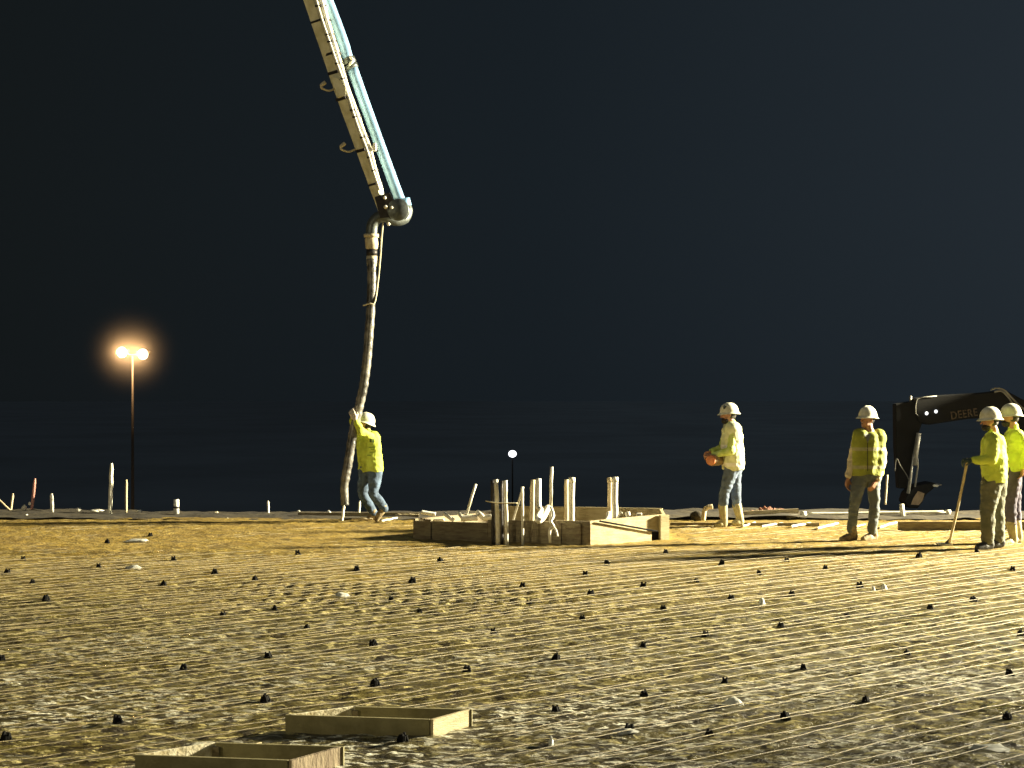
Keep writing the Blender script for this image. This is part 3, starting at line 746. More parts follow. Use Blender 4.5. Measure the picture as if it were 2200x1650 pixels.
def vest_stripes(name, base, band, zs, w=0.028, vert=True):
    """cloth with reflective bands at heights zs (object space)"""
    m = mat(name, base, 0.78, var=0.25, scale=7, bump=0.5, bscale=18)
    n = m.node_tree.nodes; l = m.node_tree.links; b = n['Principled BSDF']
    src = b.inputs['Base Color'].links[0].from_socket
    t = n.new('ShaderNodeTexCoord'); sp = n.new('ShaderNodeSeparateXYZ'); l.new(t.outputs['Object'], sp.inputs[0])
    acc = None
    for z in zs:
        a = n.new('ShaderNodeMath'); a.operation = 'SUBTRACT'; l.new(sp.outputs['Z'], a.inputs[0]); a.inputs[1].default_value = z
        c = n.new('ShaderNodeMath'); c.operation = 'ABSOLUTE'; l.new(a.outputs[0], c.inputs[0])
        q = n.new('ShaderNodeMath'); q.operation = 'LESS_THAN'; l.new(c.outputs[0], q.inputs[0]); q.inputs[1].default_value = w
        if acc is None: acc = q.outputs[0]
        else:
            mx = n.new('ShaderNodeMath'); mx.operation = 'MAXIMUM'; l.new(acc, mx.inputs[0]); l.new(q.outputs[0], mx.inputs[1]); acc = mx.outputs[0]
    x = n.new('ShaderNodeMix'); x.data_type = 'RGBA'; l.new(acc, x.inputs[0]); l.new(src, x.inputs[6]); x.inputs[7].default_value = (*band, 1)
    l.new(x.outputs[2], b.inputs['Base Color'])
    return m
M['vest_a'] = vest_stripes('pale_hi_vis_vest', (0.76, 0.80, 0.52), (0.80, 0.80, 0.74), (0.92, 1.18))
M['vest_b'] = vest_stripes('hi_vis_vest', (0.30, 0.33, 0.035), (0.34, 0.33, 0.20), (0.98, 1.22), 0.022)

# 1 the man guiding the hose (left)
person(26.9, (812, 1120), dict(
    head=(783, 911, 0.0), neck=(789, 926), sl=(779, 938, 0.08), sr=(803, 940, -0.08), hl=(786, 1008, 0.07), hr=(806, 1008, -0.05),
    al=[(779, 938, .10), (760, 922, -.05), (761, 900, -.28)], ar=[(803, 940, -.10), (780, 926, -.40), (770, 903, -.46)],
    ll=[(786, 1012, .07), (777, 1062, .10), (804, 1106, .12)], lr=[(807, 1013, -.06), (803, 1062, -.10), (829, 1093, -.08)],
    fl=(790, 1119, .12), fl_heel=(804, 1114, .12), fr=(810, 1118, -.08), fr_heel=(823, 1101, -.08)),
    (-0.93, -0.15, 0.30), up=(0.25, 0.0, 0.95), label='worker in lime shirt and pale jeans steadying the hanging hose with raised hands',
    legs='denim_pale', hem=1013, top='lime', beard=True, gloves='glove_white', chest=0.15, waist=0.135, boots='boot_mud', leg_r=(0.10, 0.075, 0.058),
    hands=(((761, 898, -.29), (-0.05, -0.1, 1), (.9, .1, .1), 1, .5), ((770, 901, -.47), (-.45, .05, .85), (-.1, .95, 0), -1, .45)))
# 2 standing in profile
person(25.76, (1560, 1133), dict(
    head=(1565, 892, 0.0), neck=(1570, 906), sl=(1572, 922, -0.15), sr=(1572, 921, 0.15), hl=(1576, 1000, -0.07), hr=(1574, 1000, 0.08),
    al=[(1571, 923, -.19), (1566, 968, -.24), (1530, 976, -.16)], ar=[(1566, 923, .19), (1556, 962, .22), (1530, 972, .10)],
    ll=[(1571, 1006, -.08), (1556, 1055, -.10), (1548, 1108, -.08)], lr=[(1579, 1008, .08), (1582, 1058, .10), (1587, 1108, .10)],
    fl=(1537, 1131, -.10), fr=(1578, 1129, .08)),
    (-1, -0.05, -0.05), label='worker in pale lime vest and blue jeans in profile, holding an orange roll',
    vest='vest_a', vest_mat='vest_a', arms='lime_pale', legs='denim', boots='boot_tan', boot_top=True, hem=1010, beard=True, chest=0.135, waist=0.14, sticker=True,
    hands=(((1528, 976, -.14), (-1, .1, -.1), (0, .5, -1), 1, .9), ((1530, 972, .10), (-1, -.3, -.1), (0, -.5, -1), -1, .9)))
# 3 facing the camera's left, arms down, open vest
person(23.46, (1845, 1162), dict(
    head=(1863, 901, 0.0), neck=(1866, 917), sl=(1847, 937, -.02), sr=(1889, 939, 0.06), hl=(1850, 1022, 0.0), hr=(1878, 1022, 0.04),
    al=[(1843, 938, 0), (1832, 985, .03), (1822, 1024, -.03)], ar=[(1894, 940, .06), (1899, 990, .08), (1884, 1030, -.05)],
    ll=[(1848, 1030, 0), (1834, 1085, -.04), (1829, 1140, 0)], lr=[(1877, 1030, .04), (1879, 1085, .0), (1874, 1142, .03)],
    fl=(1806, 1161, -.08), fr=(1853, 1161, -.06)),
    (-0.80, -0.6, 0.03), label='worker in open lime vest over a cream long-sleeved shirt, standing with both arms hanging down',
    vest='vest_b', vest_mat='vest_b', arms='cream_cloth', legs='slate_cloth', boots='boot_mud', hem=1021, neck_r=0.05, chest=0.12, waist=0.12, leg_r=(0.088, 0.07, 0.06),
    hands=(((1821, 1028, -.03), (-.15, -.1, -1), (.7, -.7, 0), -1, .35), ((1880, 1034, -.05), (-.45, -.2, -.8), (-.6, .7, 0), 1, .5)))
# 4 the man with the tool
person(22.22, (2130, 1180), dict(
    head=(2126, 905, 0.0), neck=(2134, 922), sl=(2130, 947, -0.15), sr=(2138, 946, 0.16), hl=(2134, 1024, -0.06), hr=(2140, 1024, 0.08),
    al=[(2126, 950, -.20), (2118, 986, -.26), (2082, 987, -.18)], ar=[(2142, 948, .19), (2162, 990, .22), (2160, 1030, .15)],
    ll=[(2128, 1038, -.06), (2118, 1100, -.08), (2119, 1160, -.06)], lr=[(2144, 1038, .08), (2146, 1100, .10), (2150, 1160, .10)],
    fl=(2094, 1178, -.14), fr=(2128, 1176, .04)),
    (-1, -0.12, -0.05), label='stout worker in lime shirt and olive trousers, gloved hand on a long-handled tool',
    hem=1036, top='lime', legs='olive_cloth', boots='boot_dark', beard=True, gloves='glove', chest=0.16, waist=0.165, leg_r=(0.115, 0.095, 0.075), arm_r=(0.085, 0.07, 0.05),
    hands=(((2082, 987, -.18), (-1, 0, -.05), (0, .3, -1), 1, .85), ((2160, 1030, .15), (-.1, 0, -1), (-1, 0, 0), -1, .3)))
# 5 behind him
person(23.0, (2180, 1170), dict(
    head=(2170, 897, 0.0), neck=(2176, 914), sl=(2178, 936, -0.15), sr=(2180, 936, 0.16), hl=(2176, 1008, -0.06), hr=(2180, 1008, 0.08),
    al=[(2184, 938, -.20), (2194, 975, -.22), (2189, 1004, -.20)], ar=[(2182, 938, .19), (2178, 980, .22), (2162, 985, .15)],
    ll=[(2174, 1018, -.08), (2168, 1085, -.08), (2170, 1150, -.06)], lr=[(2182, 1018, .08), (2186, 1085, .10), (2188, 1150, .10)],
    fl=(2150, 1170, -.14), fr=(2170, 1166, .04)),
    (-1, 0.1, -0.05), label='worker in dark trousers partly hidden behind the stout man at the right edge',
    hem=1010, top='lime', legs='dark_cloth', boots='boot_tan', boot_top=True, chest=0.13, waist=0.13, leg_r=(0.09, 0.075, 0.065), beard=True,
    hands=(((2189, 1004, -.2), (-.2, 0, -1), (-1, 0, 0), 1, .4), ((2162, 985, .15), (-1, 0, -.2), (0, 0, -1), -1, .4)))

# print on the back of the first man's shirt
def decal(name, quads, target_name_parent, shirt, material, d):
    dg = bpy.context.evaluated_depsgraph_get()
    bvh = BVHTree.FromObject(shirt, dg)
    mw = shirt.matrix_world.inverted()
    loc = Vector(shirt.parent.location)
    bm = bmesh.new(); o = Vector((0, 0, CAM_H))
    for (x0, y0, x1, y1) in quads:
        n = 3; vs = {}
        for i in range(n + 1):
            for j in range(n + 1):
                tgt = P(x0 + (x1 - x0) * i / n, y0 + (y1 - y0) * j / n, d)
                dr = (tgt - o).normalized()
                hit = bvh.ray_cast(o - loc, dr)
                if hit[0] is None: break
                vs[i, j] = bm.verts.new(hit[0] + loc - dr * 0.006)
        for i in range(n):
            for j in range(n):
                if all(k in vs for k in ((i, j), (i + 1, j), (i + 1, j + 1), (i, j + 1))):
                    bm.faces.new((vs[i, j], vs[i + 1, j], vs[i + 1, j + 1], vs[i, j + 1]))
    bm_link(name, bm, material, shirt, True)
first = [o for o in C.objects if o.name == 'person'][0]
shirt = [o for o in first.children if o.name.startswith('shirt')][0]
M['print'] = mat('faded_print', (0.10, 0.16, 0.03), 0.8, var=0.4, scale=40)
M['print_pale'] = mat('pale_print', (0.26, 0.36, 0.04), 0.8, var=0.3, scale=40)
bpy.context.view_layer.update()
decal('back_print', [(794, 942, 798, 950), (799, 943, 804, 951)], None, shirt, 'print', 26.9)
decal('back_print', [(792, 960, 806, 962), (797, 964, 805, 966), (794, 971, 805, 972.5), (789, 977, 797, 979)], None, shirt, 'print_pale', 26.9)

third = bpy.data.objects['person.002']
vs_ = [o for o in third.children if o.name.startswith('vest')][0]
decal('shirt_front', [(1857 + k * 1.2, 932 + k * 3.2, 1871 - k * 1.2, 935.2 + k * 3.2) for k in range(6)], None, vs_, 'grey_cloth', 23.46)
decal('vest_opening', [(1863.2, 951, 1864.8, 1012)], None, vs_, 'steel_dark', 23.46)

# orange roll held by the second man
t = thing('orange_roll', P(1527, 998, 25.76, -.1), 'round orange roll with a tan wrap, held at the waist of the man in profile', 'roll')
bm = bmesh.new(); cone(bm, P(1524, 988, 25.6, -.12), P(1545, 988, 25.76, 0.02), 0.074, 0.074, 20); bevel_all(bm, 0.01); bm_link('core', bm, 'orange', t, True)
bm = bmesh.new(); tube_mesh(bm, [P(1528, 988, 25.62, -.1), P(1540, 988, 25.76, -.05), P(1556, 987, 25.8, 0)], [0.083, 0.082, 0.07], 18); bm_link('wrap', bm, 'tan_cloth', t, True)

# long-handled float
t = thing('hand_float', G(2028, 1172), 'long pale wooden handle with a flat white blade, held by the stout man', 'hand tool')
bm = bmesh.new(); tube_mesh(bm, smooth_path([P(2077, 984, 22.1, -.05), P(2062, 1060, 22.3, -.05), P(2040, 1166, 22.6, 0)], 6), 0.017, 10); bm_link('handle', bm, 'wood', t, True)
bm = bmesh.new(); c = G(2028, 1172); box(bm, (c.x - .085, c.y - .12, 0.012), (c.x + .085, c.y + .12, 0.030)); bevel_all(bm, .004); bm_link('blade', bm, 'pvc', t)
bm = bmesh.new(); rchain(bm, [P(2041, 1160, 22.6, 0), Vector((c.x + .03, c.y, .03))], [0.022, 0.02], 8); bm_link('socket', bm, 'steel_dark', t, True)

# ------------------------------------------------------------------ plumbing form in the middle
A0 = G(892, 1158); A1 = G(1268, 1170); A2 = G(1436, 1160)
A3 = Vector((A0.x + (A2.x - A1.x) + 0.15, A0.y + (A2.y - A1.y) + 0.9, 0))
A2b = Vector((A2.x + 0.02, A2.y + 1.2, 0))
form = thing('plumbing_form', ((A0.x + A2.x) / 2, 23.4, 0), 'knee-high wooden board form round the bundle of white pipes', 'formwork')
bm = bmesh.new()
plank(bm, A0, A0 + (A1 - A0) * 0.42, -.05, 0.245, 0.038); bm_link('front_board', bm, 'board_dark', form)
bm = bmesh.new(); plank(bm, A0 + (A1 - A0) * 0.424, A0 + (A1 - A0) * 0.80, -.05, 0.285, 0.038); bm_link('front_board', bm, 'board_dark', form)
bm = bmesh.new(); plank(bm, A0 + (A1 - A0) * 0.804, A1, -.05, 0.30, 0.038); bm_link('front_board', bm, 'board_dark', form)
for f_ in (0.055, 0.80, 0.91, 0.965):
    q = A0 + (A1 - A0) * f_; bm = bmesh.new(); plank(bm, q + Vector((0, -.026, 0)), q + (A1 - A0).normalized() * 0.09 + Vector((0, -.026, 0)), -.05, 0.27, 0.022); bm_link('cleat', bm, 'board_dark', form)
N1 = Vector(((A2 - A1).y, -(A2 - A1).x, 0)).normalized()
# the tapered near kicker and the full board standing just behind it
bm = bmesh.new(); plank(bm, A1 + N1 * 0.0, A1 + (A2 - A1) * 0.78, -.05, 0.30, 0.03, -.05, 0.115); bm_link('tapered_kicker', bm, 'board', form)
bm = bmesh.new(); plank(bm, A1 - N1 * 0.07 + (A2 - A1) * 0.05, A2 - N1 * 0.07, -.05, 0.30, 0.038, -.05, 0.34); bm_link('side_board', bm, 'board', form)
bm = bmesh.new(); tube_mesh(bm, [A1 + (A2 - A1) * .10 + N1 * .03 + Vector((0, 0, .30)), A1 + (A2 - A1) * .84 + N1 * .03 + Vector((0, 0, .125))], 0.012, 8); bm_link('shadow_rod', bm, 'chair', form)  # black rod put in as the shadow line above the kicker
bm = bmesh.new(); plank(bm, A1 + (A2 - A1) * 0.80 - N1 * 0.05, A1 + (A2 - A1) * 0.9 - N1 * 0.05, 0.0, 0.11, 0.01); bm_link('gap_shadow', bm, 'chair', form)  # black plate put in for the shade inside the gap
bm = bmesh.new(); plank(bm, A1 + (A2 - A1) * 0.90 + N1 * 0.0, A2 + N1 * 0.02, -.05, 0.335, 0.06); bm_link('end_post', bm, 'board', form)
bm = bmesh.new(); plank(bm, A3, A2b, -.05, 0.34, 0.038); bm_link('back_board', bm, 'board', form)
bm = bmesh.new(); plank(bm, A0 + Vector((0.0, .04, 0)), A3, -.05, 0.27, 0.038); bm_link('side_board', bm, 'board_dark', form)
bm = bmesh.new(); plank(bm, A2 + Vector((-.03, .04, 0)), A2b, -.05, 0.33, 0.038); bm_link('side_board', bm, 'board', form)

def post(x0, y0, x1, y1, w, d, m, label, nm='pvc_pipe', cat='pipe', group='pipes and stakes standing in the plumbing form', bottom=True, flat=False, cap=False, parent=None):
    """upright pipe or stake: (x0,y0) top, (x1,y1) bottom in photo pixels at distance d, w pixel width"""
    a, b = P(x0, y0, d), P(x1, y1, d); r = w * d / F / 2
    if bottom:
        v = (b - a).normalized(); b = a + v * ((a.z + 0.04) / -v.z)
    bm = bmesh.new()
    n = 9; pts = [a + (b - a) * i / (n - 1) + Vector((random.uniform(-.12, .12) * r, random.uniform(-.2, .2) * r, 0)) for i in range(n)]
    if flat:
        ax = (b - a).normalized(); sx = Vector((1, 0, 0)); rings = []
        for i, q in enumerate(pts):
            ww = r * (0.55 if i == 0 else 1)
            rings.append([bm.verts.new(q + Vector((sx_ * ww, sy_ * ww, 0))) for sx_, sy_ in ((-1, -.35), (.3, -1), (1, .35), (-.3, 1))])
        for p_, q_ in zip(rings, rings[1:]):
            for k in range(4): bm.faces.new((p_[k], p_[(k + 1) % 4], q_[(k + 1) % 4], q_[k]))
        bm.faces.new(rings[0][::-1]); bm.faces.new(rings[-1])
    else:
        tube_mesh(bm, pts, [r] * n, 14)
        if cap:
            cone(bm, a + (a - b).normalized() * 0.006, a - (a - b).normalized() * 0.06, r * 1.16, r * 1.16, 16)
    o = bm_link(nm, bm, m, parent, not flat)
    if label: tag(o, label, cat, group)
    return o
DF = 22.9
# in front of the boards, leftmost pairs
post(1058, 1032, 1060, 1160, 8, 22.95, 'steel_dark', 'pipe coloured dark for shade, left partner of the leftmost upright pair')  # left partners of the pairs take dark or tan materials in place of shade
post(1066, 1030, 1070, 1160, 9, 22.85, 'pvc', 'white pipe, right partner of the leftmost upright pair')
post(1078, 1033, 1079, 1160, 5, 22.95, 'steel_dark', 'thin pipe coloured dark for shade, left partner of the second upright pair')
post(1086, 1032, 1089, 1158, 8.5, 22.85, 'pvc', 'white pipe, right partner of the second upright pair')
post(1124, 1046, 1104, 1112, 5, 24.1, 'pvc', 'thin stick leaning left, crossing another to make a narrow A shape', 'stake', 'stake')
post(1122, 1046, 1123, 1150, 6, 22.9, 'pvc', 'thin upright stick, right leg of the narrow A shape', 'stake', 'stake')
post(1145, 1031, 1143, 1110, 10, 24.2, 'wood', 'pipe coloured tan for shade, left partner of the pair beside the bent pipe', cap=False)
post(1185, 1003, 1183, 1092, 7, 24.0, 'pvc', 'tallest and thinnest white pipe in the form', cap=False)
post(1217, 1030, 1217, 1125, 9, 24.2, 'wood', 'pipe coloured tan for shade, left partner of the third tall pair')
post(1229, 1027, 1229, 1123, 12, 24.0, 'pvc', 'thick white pipe, right partner of the third tall pair', cap=True)
post(1310, 1027, 1310, 1112, 10, 24.2, 'wood', 'pipe coloured tan for shade, left partner of the rightmost tall pair', cap=True)
post(1321, 1026, 1321, 1110, 13, 24.0, 'pvc', 'thick white pipe, right partner of the rightmost tall pair', cap=True)
def bentpipe(pts, r, m, label, nm='bent_pipe', cat='pipe', group=None):
    bm = bmesh.new(); tube_mesh(bm, smooth_path(pts, 6), r, 14); o = bm_link(nm, bm, m, None, True); tag(o, label, cat, group); return o
bentpipe([P(1157, 1029, 23.6), P(1157, 1085, 23.5), P(1163, 1097, 23.4), P(1155, 1112, 23.0), P(1158, 1119, 22.85), P(1168, 1110, 23.2), P(1178, 1090, 23.5)], 0.038, 'pvc', 'thick white pipe bent into a hook at its foot')
bentpipe([P(1184, 1090, 23.0), P(1189, 1108, 22.85), P(1183, 1120, 22.8), P(1189, 1131, 22.8), P(1181, 1140, 22.8), P(1182, 1166, 22.8)], 0.02, 'pvc', 'thin wavy white pipe hanging down the front board')
bentpipe([P(1188, 1131, 22.8), P(1194, 1138, 22.78), P(1198, 1152, 22.75)], 0.013, 'pvc', 'short thin offshoot beside the wavy pipe')
bentpipe([P(1043, 1076, 22.8), P(1062, 1080, 22.78), P(1087, 1081, 22.78), P(1112, 1081, 22.8)], 0.008, 'strap', 'thin wire tied across the two leftmost pipe pairs', 'tie_wire', 'wire')
post(1022, 1040, 1002, 1107, 6, 24.0, 'pvc', 'pale stick leaning right behind the left part of the form', 'stake', 'stake')
# short stubs and offcuts on the left part of the form
def offcut(pts, r, m, label): bentpipe(pts, r, m, label, 'pipe_offcut', 'offcut', 'pale offcuts heaped along the form')
offcut([P(955, 1104, 24), P(966, 1112, 23.9), P(975, 1118, 23.9)], 0.028, 'pvc', 'short pale offcut, leftmost of the heaped ones, slanting down right')
offcut([P(986, 1102, 24), P(991, 1110, 23.9), P(997, 1116, 23.9)], 0.026, 'pvc', 'short pale offcut slanting beside the thick level one')
offcut([P(990, 1114, 23.9), P(1010, 1113, 23.9), P(1026, 1112, 23.9)], 0.042, 'pvc', 'thick level pale offcut on the left part of the form')
offcut([P(1026, 1101, 24), P(1034, 1108, 23.9), P(1042, 1115, 23.9)], 0.036, 'pvc', 'short thick pale offcut slanting against the leftmost pipe pair')
offcut([P(1040, 1113, 23.9), P(1048, 1112, 23.9), P(1056, 1111, 23.9)], 0.042, 'pvc', 'thick level pale offcut touching the leftmost pipe pair')
offcut([P(914, 1117, 24.1), P(936, 1117, 24.1), P(955, 1117, 24.1)], 0.018, 'pvc', 'thin level pale offcut at the left end of the form')
offcut([P(997, 1105, 24.1), P(1003, 1105, 24.1)], 0.016, 'pvc', 'tiny pale offcut at the foot of the leaning stick')
offcut([P(1327, 1116, 23.6), P(1331, 1106, 23.6), P(1336, 1100, 23.6)], 0.022, 'pvc', 'short pale stub leaning right over the bright side board')
offcut([P(1350, 1112, 23.6), P(1348, 1100, 23.6)], 0.034, 'pvc', 'thick upright pale stub on the bright side board')
offcut([P(1367, 1106, 23.6), P(1379, 1106, 23.6)], 0.026, 'pvc', 'small level pale stub at the right end of the bright side board')
offcut([P(1300, 1125, 23.3), P(1307, 1112, 23.5), P(1308, 1103, 23.6)], 0.035, 'pvc', 'short bent pale pipe at the foot of the rightmost tall pair')
offcut([P(905, 1100, 26.5), P(922, 1103, 26.5), P(936, 1105, 26.5)], 0.03, 'scrap', 'grey-white offcut lying on the earth behind the left end of the form')

# ------------------------------------------------------------------ stakes and debris on the far edge
E = 28.6
def stake(x0, y0, x1, y1, w, m, label, d=E, flat=True): 
    return post(x0, y0, x1, y1, w, d, m, label, 'stake', 'stake', 'survey stakes along the far edge of the pad', True, flat)
stake(75, 1028, 68, 1100, 6, 'pink', 'pinkish stake leaning slightly right, near the left edge')
stake(28, 1060, 24, 1090, 5, 'wood', 'short dull stake left of the pinkish one', 29.2)
stake(111, 1060, 112, 1100, 7, 'pvc', 'short white stake right of the pinkish one')
stake(240, 995, 236, 1102, 8, 'pvc', 'tallest white stake on the far left edge')
stake(272, 1030, 271, 1102, 5, 'wood', 'thin tan stake just right of the tallest one')
stake(576, 1076, 577, 1105, 5, 'pvc', 'short thin white stake standing alone left of the hose')
stake(739, 1086, 735, 1118, 6, 'pvc', 'short white stake just under the hose end', 27.1)
stake(773, 1076, 771, 1106, 5, 'pvc', 'short white stake behind the knees of the man with the hose', 28.2)
post(-10, 1066, 12, 1087, 4, 29.0, 'wood', 'thin pale stick slanting into the left picture edge', 'stake', 'stake', 'survey stakes along the far edge of the pad')
post(1906, 1020, 1903, 1066, 5, 31.5, 'wood', 'thin pale stake right of the man in the open vest', 'stake', 'stake', 'survey stakes along the far edge of the pad')
# banded marker
t = thing('marker_post', P(379, 1102, E), 'short thick white post with a dark band near its foot', 'marker post')
bm = bmesh.new(); cone(bm, P(379, 1104, E), P(379, 1073, E), 0.045, 0.045, 16); bm_link('post', bm, 'scrap', t, True)
bm = bmesh.new(); cone(bm, P(379, 1092, E), P(379, 1088, E), 0.052, 0.052, 16); bm_link('band', bm, 'steel_dark', t, True)
def lump(x, y, w, h, m, label, d=E, nm='rubble_piece', cat='rubble', n=1, group='pale lumps along the far edge of the pad'):
    bm = bmesh.new(); c = P(x, y, d); k = d / F
    for i in range(3):
        sphere(bm, c + Vector((random.uniform(-.25, .25) * w * k, random.uniform(-.03, .03), random.uniform(-.1, .1) * h * k)), (w * k * .4, w * k * .3, h * k * .45), 10)
    bm2 = bm
    for v in bm2.verts:
        v.co += v.normal * 0.01 * mnoise.noise(v.co * 30)
    zlow = min(v.co.z for v in bm2.verts)
    o = bm_link(nm, bm2, m, None, True); tag(o, label, cat, group)
    return o
lump(52, 1092, 12, 14, 'pvc', 'pale lump at the foot of the pinkish stake, left of it')
lump(66, 1082, 8, 8, 'pvc', 'small pale ball beside the foot of the pinkish stake')
lump(58, 1109, 7, 9, 'pvc', 'tiny pale lump lowest and nearest below the pinkish stake', 27.8)
lump(166, 1095, 14, 10, 'pvc', 'pale lump midway between the short white stake and the tallest one')
lump(207, 1097, 34, 7, 'pvc', 'long flat pale lump just left of the tallest stake')
lump(301, 1098, 15, 7, 'pvc', 'flat pale lump right of the thin tan stake')
lump(465, 1101, 10, 6, 'collar', 'small orange-lit lump right of the banded post')
lump(641, 1101, 11, 11, 'scrap', 'round white lump left of the hose, the farther left of two')
lump(706, 1102, 10, 10, 'scrap', 'round white lump nearest the hose')
lump(490, 1115, 8, 6, 'pvc', 'tiny pale lump on the dark earth left of the lone stake', 27.6)

# lying sticks and rails on the right
def stick(x0, y0, x1, y1, w, m, label, z=0.02, group='thin boards lying at the far right edge'):
    a, b = G(x0, y0, z), G(x1, y1, z); a.z = b.z = z + 0.01
    bm = bmesh.new(); n = 8; tube_mesh(bm, [a + (b - a) * i / n + Vector((0, 0, random.uniform(-.004, .008))) for i in range(n + 1)], w * a.y / F / 2, 6)
    o = bm_link('batten', bm, m, None, False); tag(o, label, 'batten', group)
stick(1596, 1132, 1622, 1124, 4, 'pvc', 'short pale batten just right of the profile man\'s boots')
stick(1637, 1132, 1681, 1126, 4, 'pvc', 'second pale batten right of the profile man\'s boots')
stick(1700, 1133, 1741, 1126, 5, 'pvc', 'third pale batten from the profile man, below the pipe flange')
stick(1756, 1136, 1800, 1126, 5, 'pvc', 'pale batten just left of the feet of the man in the open vest')
stick(1890, 1134, 1926, 1124, 5, 'pvc', 'pale batten just right of the feet of the man in the open vest')
stick(1840, 1133, 1858, 1128, 4, 'wood', 'pale batten seen between the legs of the man in the open vest')
stick(820, 1121, 853, 1114, 4, 'pvc', 'pale batten right of the hose worker\'s feet')
stick(757, 1117, 800, 1117, 5, 'wood', 'pale batten left of the hose worker\'s feet')
stick(850, 1107, 900, 1107, 3, 'wood', 'long thin batten between the hose worker and the form')

rail = thing('pipe_rail', P(1820, 1110, 27.6), 'long pale horizontal pipe run behind the men on the right, with white fittings', 'pipe')
bm = bmesh.new(); tube_mesh(bm, smooth_path([P(1733, 1104, 27.7), P(1800, 1104, 27.7), P(1900, 1102, 27.7), P(2040, 1100, 27.7)], 5), 0.027, 12); bm_link('long_pipe', bm, 'pvc', rail, True)
bm = bmesh.new(); cone(bm, P(2031, 1100, 27.7), P(2042, 1100, 27.7), 0.036, 0.036, 14); bm_link('end_cap', bm, 'pvc', rail, True)
bm = bmesh.new(); cone(bm, P(1765, 1116, 27.6), P(1907, 1114, 27.6), 0.018, 0.018, 10); bm_link('short_pipe', bm, 'pvc', rail, True)
bm = bmesh.new(); cone(bm, P(1905, 1114, 27.6), P(1914, 1114, 27.6), 0.04, 0.04, 12); bm_link('end_cap', bm, 'pvc', rail, True)
bm = bmesh.new(); cone(bm, P(1937, 1083, 27.6), P(1940, 1120, 27.6), 0.038, 0.042, 14); bm_link('riser', bm, 'pvc', rail, True)
bm = bmesh.new(); cone(bm, P(1726, 1099, 27.5), P(1727, 1118, 27.5), 0.05, 0.055, 16); cone(bm, P(1720, 1114, 27.5), P(1733, 1114, 27.5), 0.03, 0.03, 12); bm_link('flange', bm, 'pvc', rail, True)
bm = bmesh.new(); plank(bm, P(1590, 1112, 27.9), P(1716, 1104, 27.9), -.05, 0.085, 0.04, -.05, 0.13); bm_link('edge_board', bm, 'wood', rail)
bm = bmesh.new(); plank(bm, P(1690, 1117, 27.6), P(1716, 1114, 27.6), -.0, 0.045, 0.04, -.0, 0.06); bm_link('short_board', bm, 'pvc', rail)

# edge forms: low boards along the pad's far side
def edge(a, b, z, m, label):
    bm = bmesh.new(); plank(bm, a, b, -.08, z, 0.04); o = bm_link('edge_form', bm, m, None); tag(o, label, 'formwork', 'low boards along the far edge of the pad')
edge(G(1930, 1139), G(2320, 1139), 0.12, 'board_dark', 'low brown edge board behind the men at the far right')
edge(G(1440, 1130), G(1760, 1131), 0.05, 'board_dark', 'low brown edge board behind the profile man')
edge(P(1180, 1120, 26.4), P(1292, 1120, 26.4), 0.10, 'board', 'short pale edge board seen between the tall pipe pairs')
edge(P(640, 1112, 28.0), P(900, 1110, 28.0), 0.06, 'board_dark', 'low dark edge board behind the hose worker')

# rubble pile behind the profile man, red strip, bent pipe
t = thing('rubble_pile', P(1650, 1108, 28.4), 'low heap of reddish broken blocks behind the profile man', 'rubble')
random.seed(11)
for i in range(17):
    x = 1604 + i * 5.4 + random.uniform(-2, 2); hh = 9 + 8 * math.exp(-((x - 1648) / 24) ** 2)
    for r_ in range(2 if 1620 < x < 1680 else 1):
        bm = bmesh.new(); s = random.uniform(0.045, 0.075)
        bmesh.ops.create_cube(bm, size=1, matrix=Matrix.Translation(P(x, 1108 - hh * (0.3 + .45 * r_), 28.4, random.uniform(-.1, .1))) @ Matrix.Rotation(random.uniform(-.8, .8), 4, 'Y') @ Matrix.Rotation(random.uniform(-.8, .8), 4, 'Z') @ Matrix.Diagonal((s * 1.2, s * 1.3, s * 1.5, 1)))
        bevel_all(bm, 0.008); bm_link('block', bm, 'rust' if i % 4 else 'tan_cloth', t)
bentpipe([P(1511, 1118, 26.6), P(1513, 1100, 26.6), P(1518, 1091, 26.6), P(1531, 1088, 26.6)], 0.035, 'wood', 'tan pipe bend standing left of the profile man\'s boots')
lump(1497, 1108, 30, 22, 'soil', 'small dark earth mound left of the profile man\'s boots', 27.0, 'soil_mound', 'mound', group='small heaps at the far edge')
lump(1975, 1114, 34, 9, 'tan_cloth', 'low tan heap under the end of the long pipe', 27.9, 'soil_mound', 'mound', group='small heaps at the far edge')
bentpipe([P(1944, 1108, 27.9), P(1990, 1110, 27.9), P(2020, 1111, 27.9)], 0.02, 'red', 'red strip lying under the end of the long pipe', 'red_strip', 'strip')

# ------------------------------------------------------------------ excavator
DE = 33.0
def X(x, y, dy=0.0): return P(x, y, DE, dy)
ex = thing('excavator', X(2420, 1108), 'dark excavator behind the men at the right, arm level, bucket hanging, tan lettering', 'excavator')
bm = bmesh.new()
prism(bm, [X(1966, 856), X(2010, 850), X(2120, 843), X(2160, 838), (X(2205, 862)), X(2330, 985), X(2330, 1035), X(2290, 1030), X(2180, 908), X(2150, 896), X(2080, 900), X(1995, 913), X(1972, 905)], 0.36)
bevel_all(bm, 0.02); bm_link('main_boom', bm, 'digger', ex)
bm = bmesh.new(); tube_mesh(bm, [X(2012, 851, -.01), X(1985, 853, -.01), X(1970, 857, -.01), X(1967, 872, -.01), X(1967, 888, -.01), X(1974, 894, -.01)], 0.010, 6); bm_link('edge_highlight', bm, 'digger_edge', ex, True)  # pale tube put in as the highlight along the boom's edge
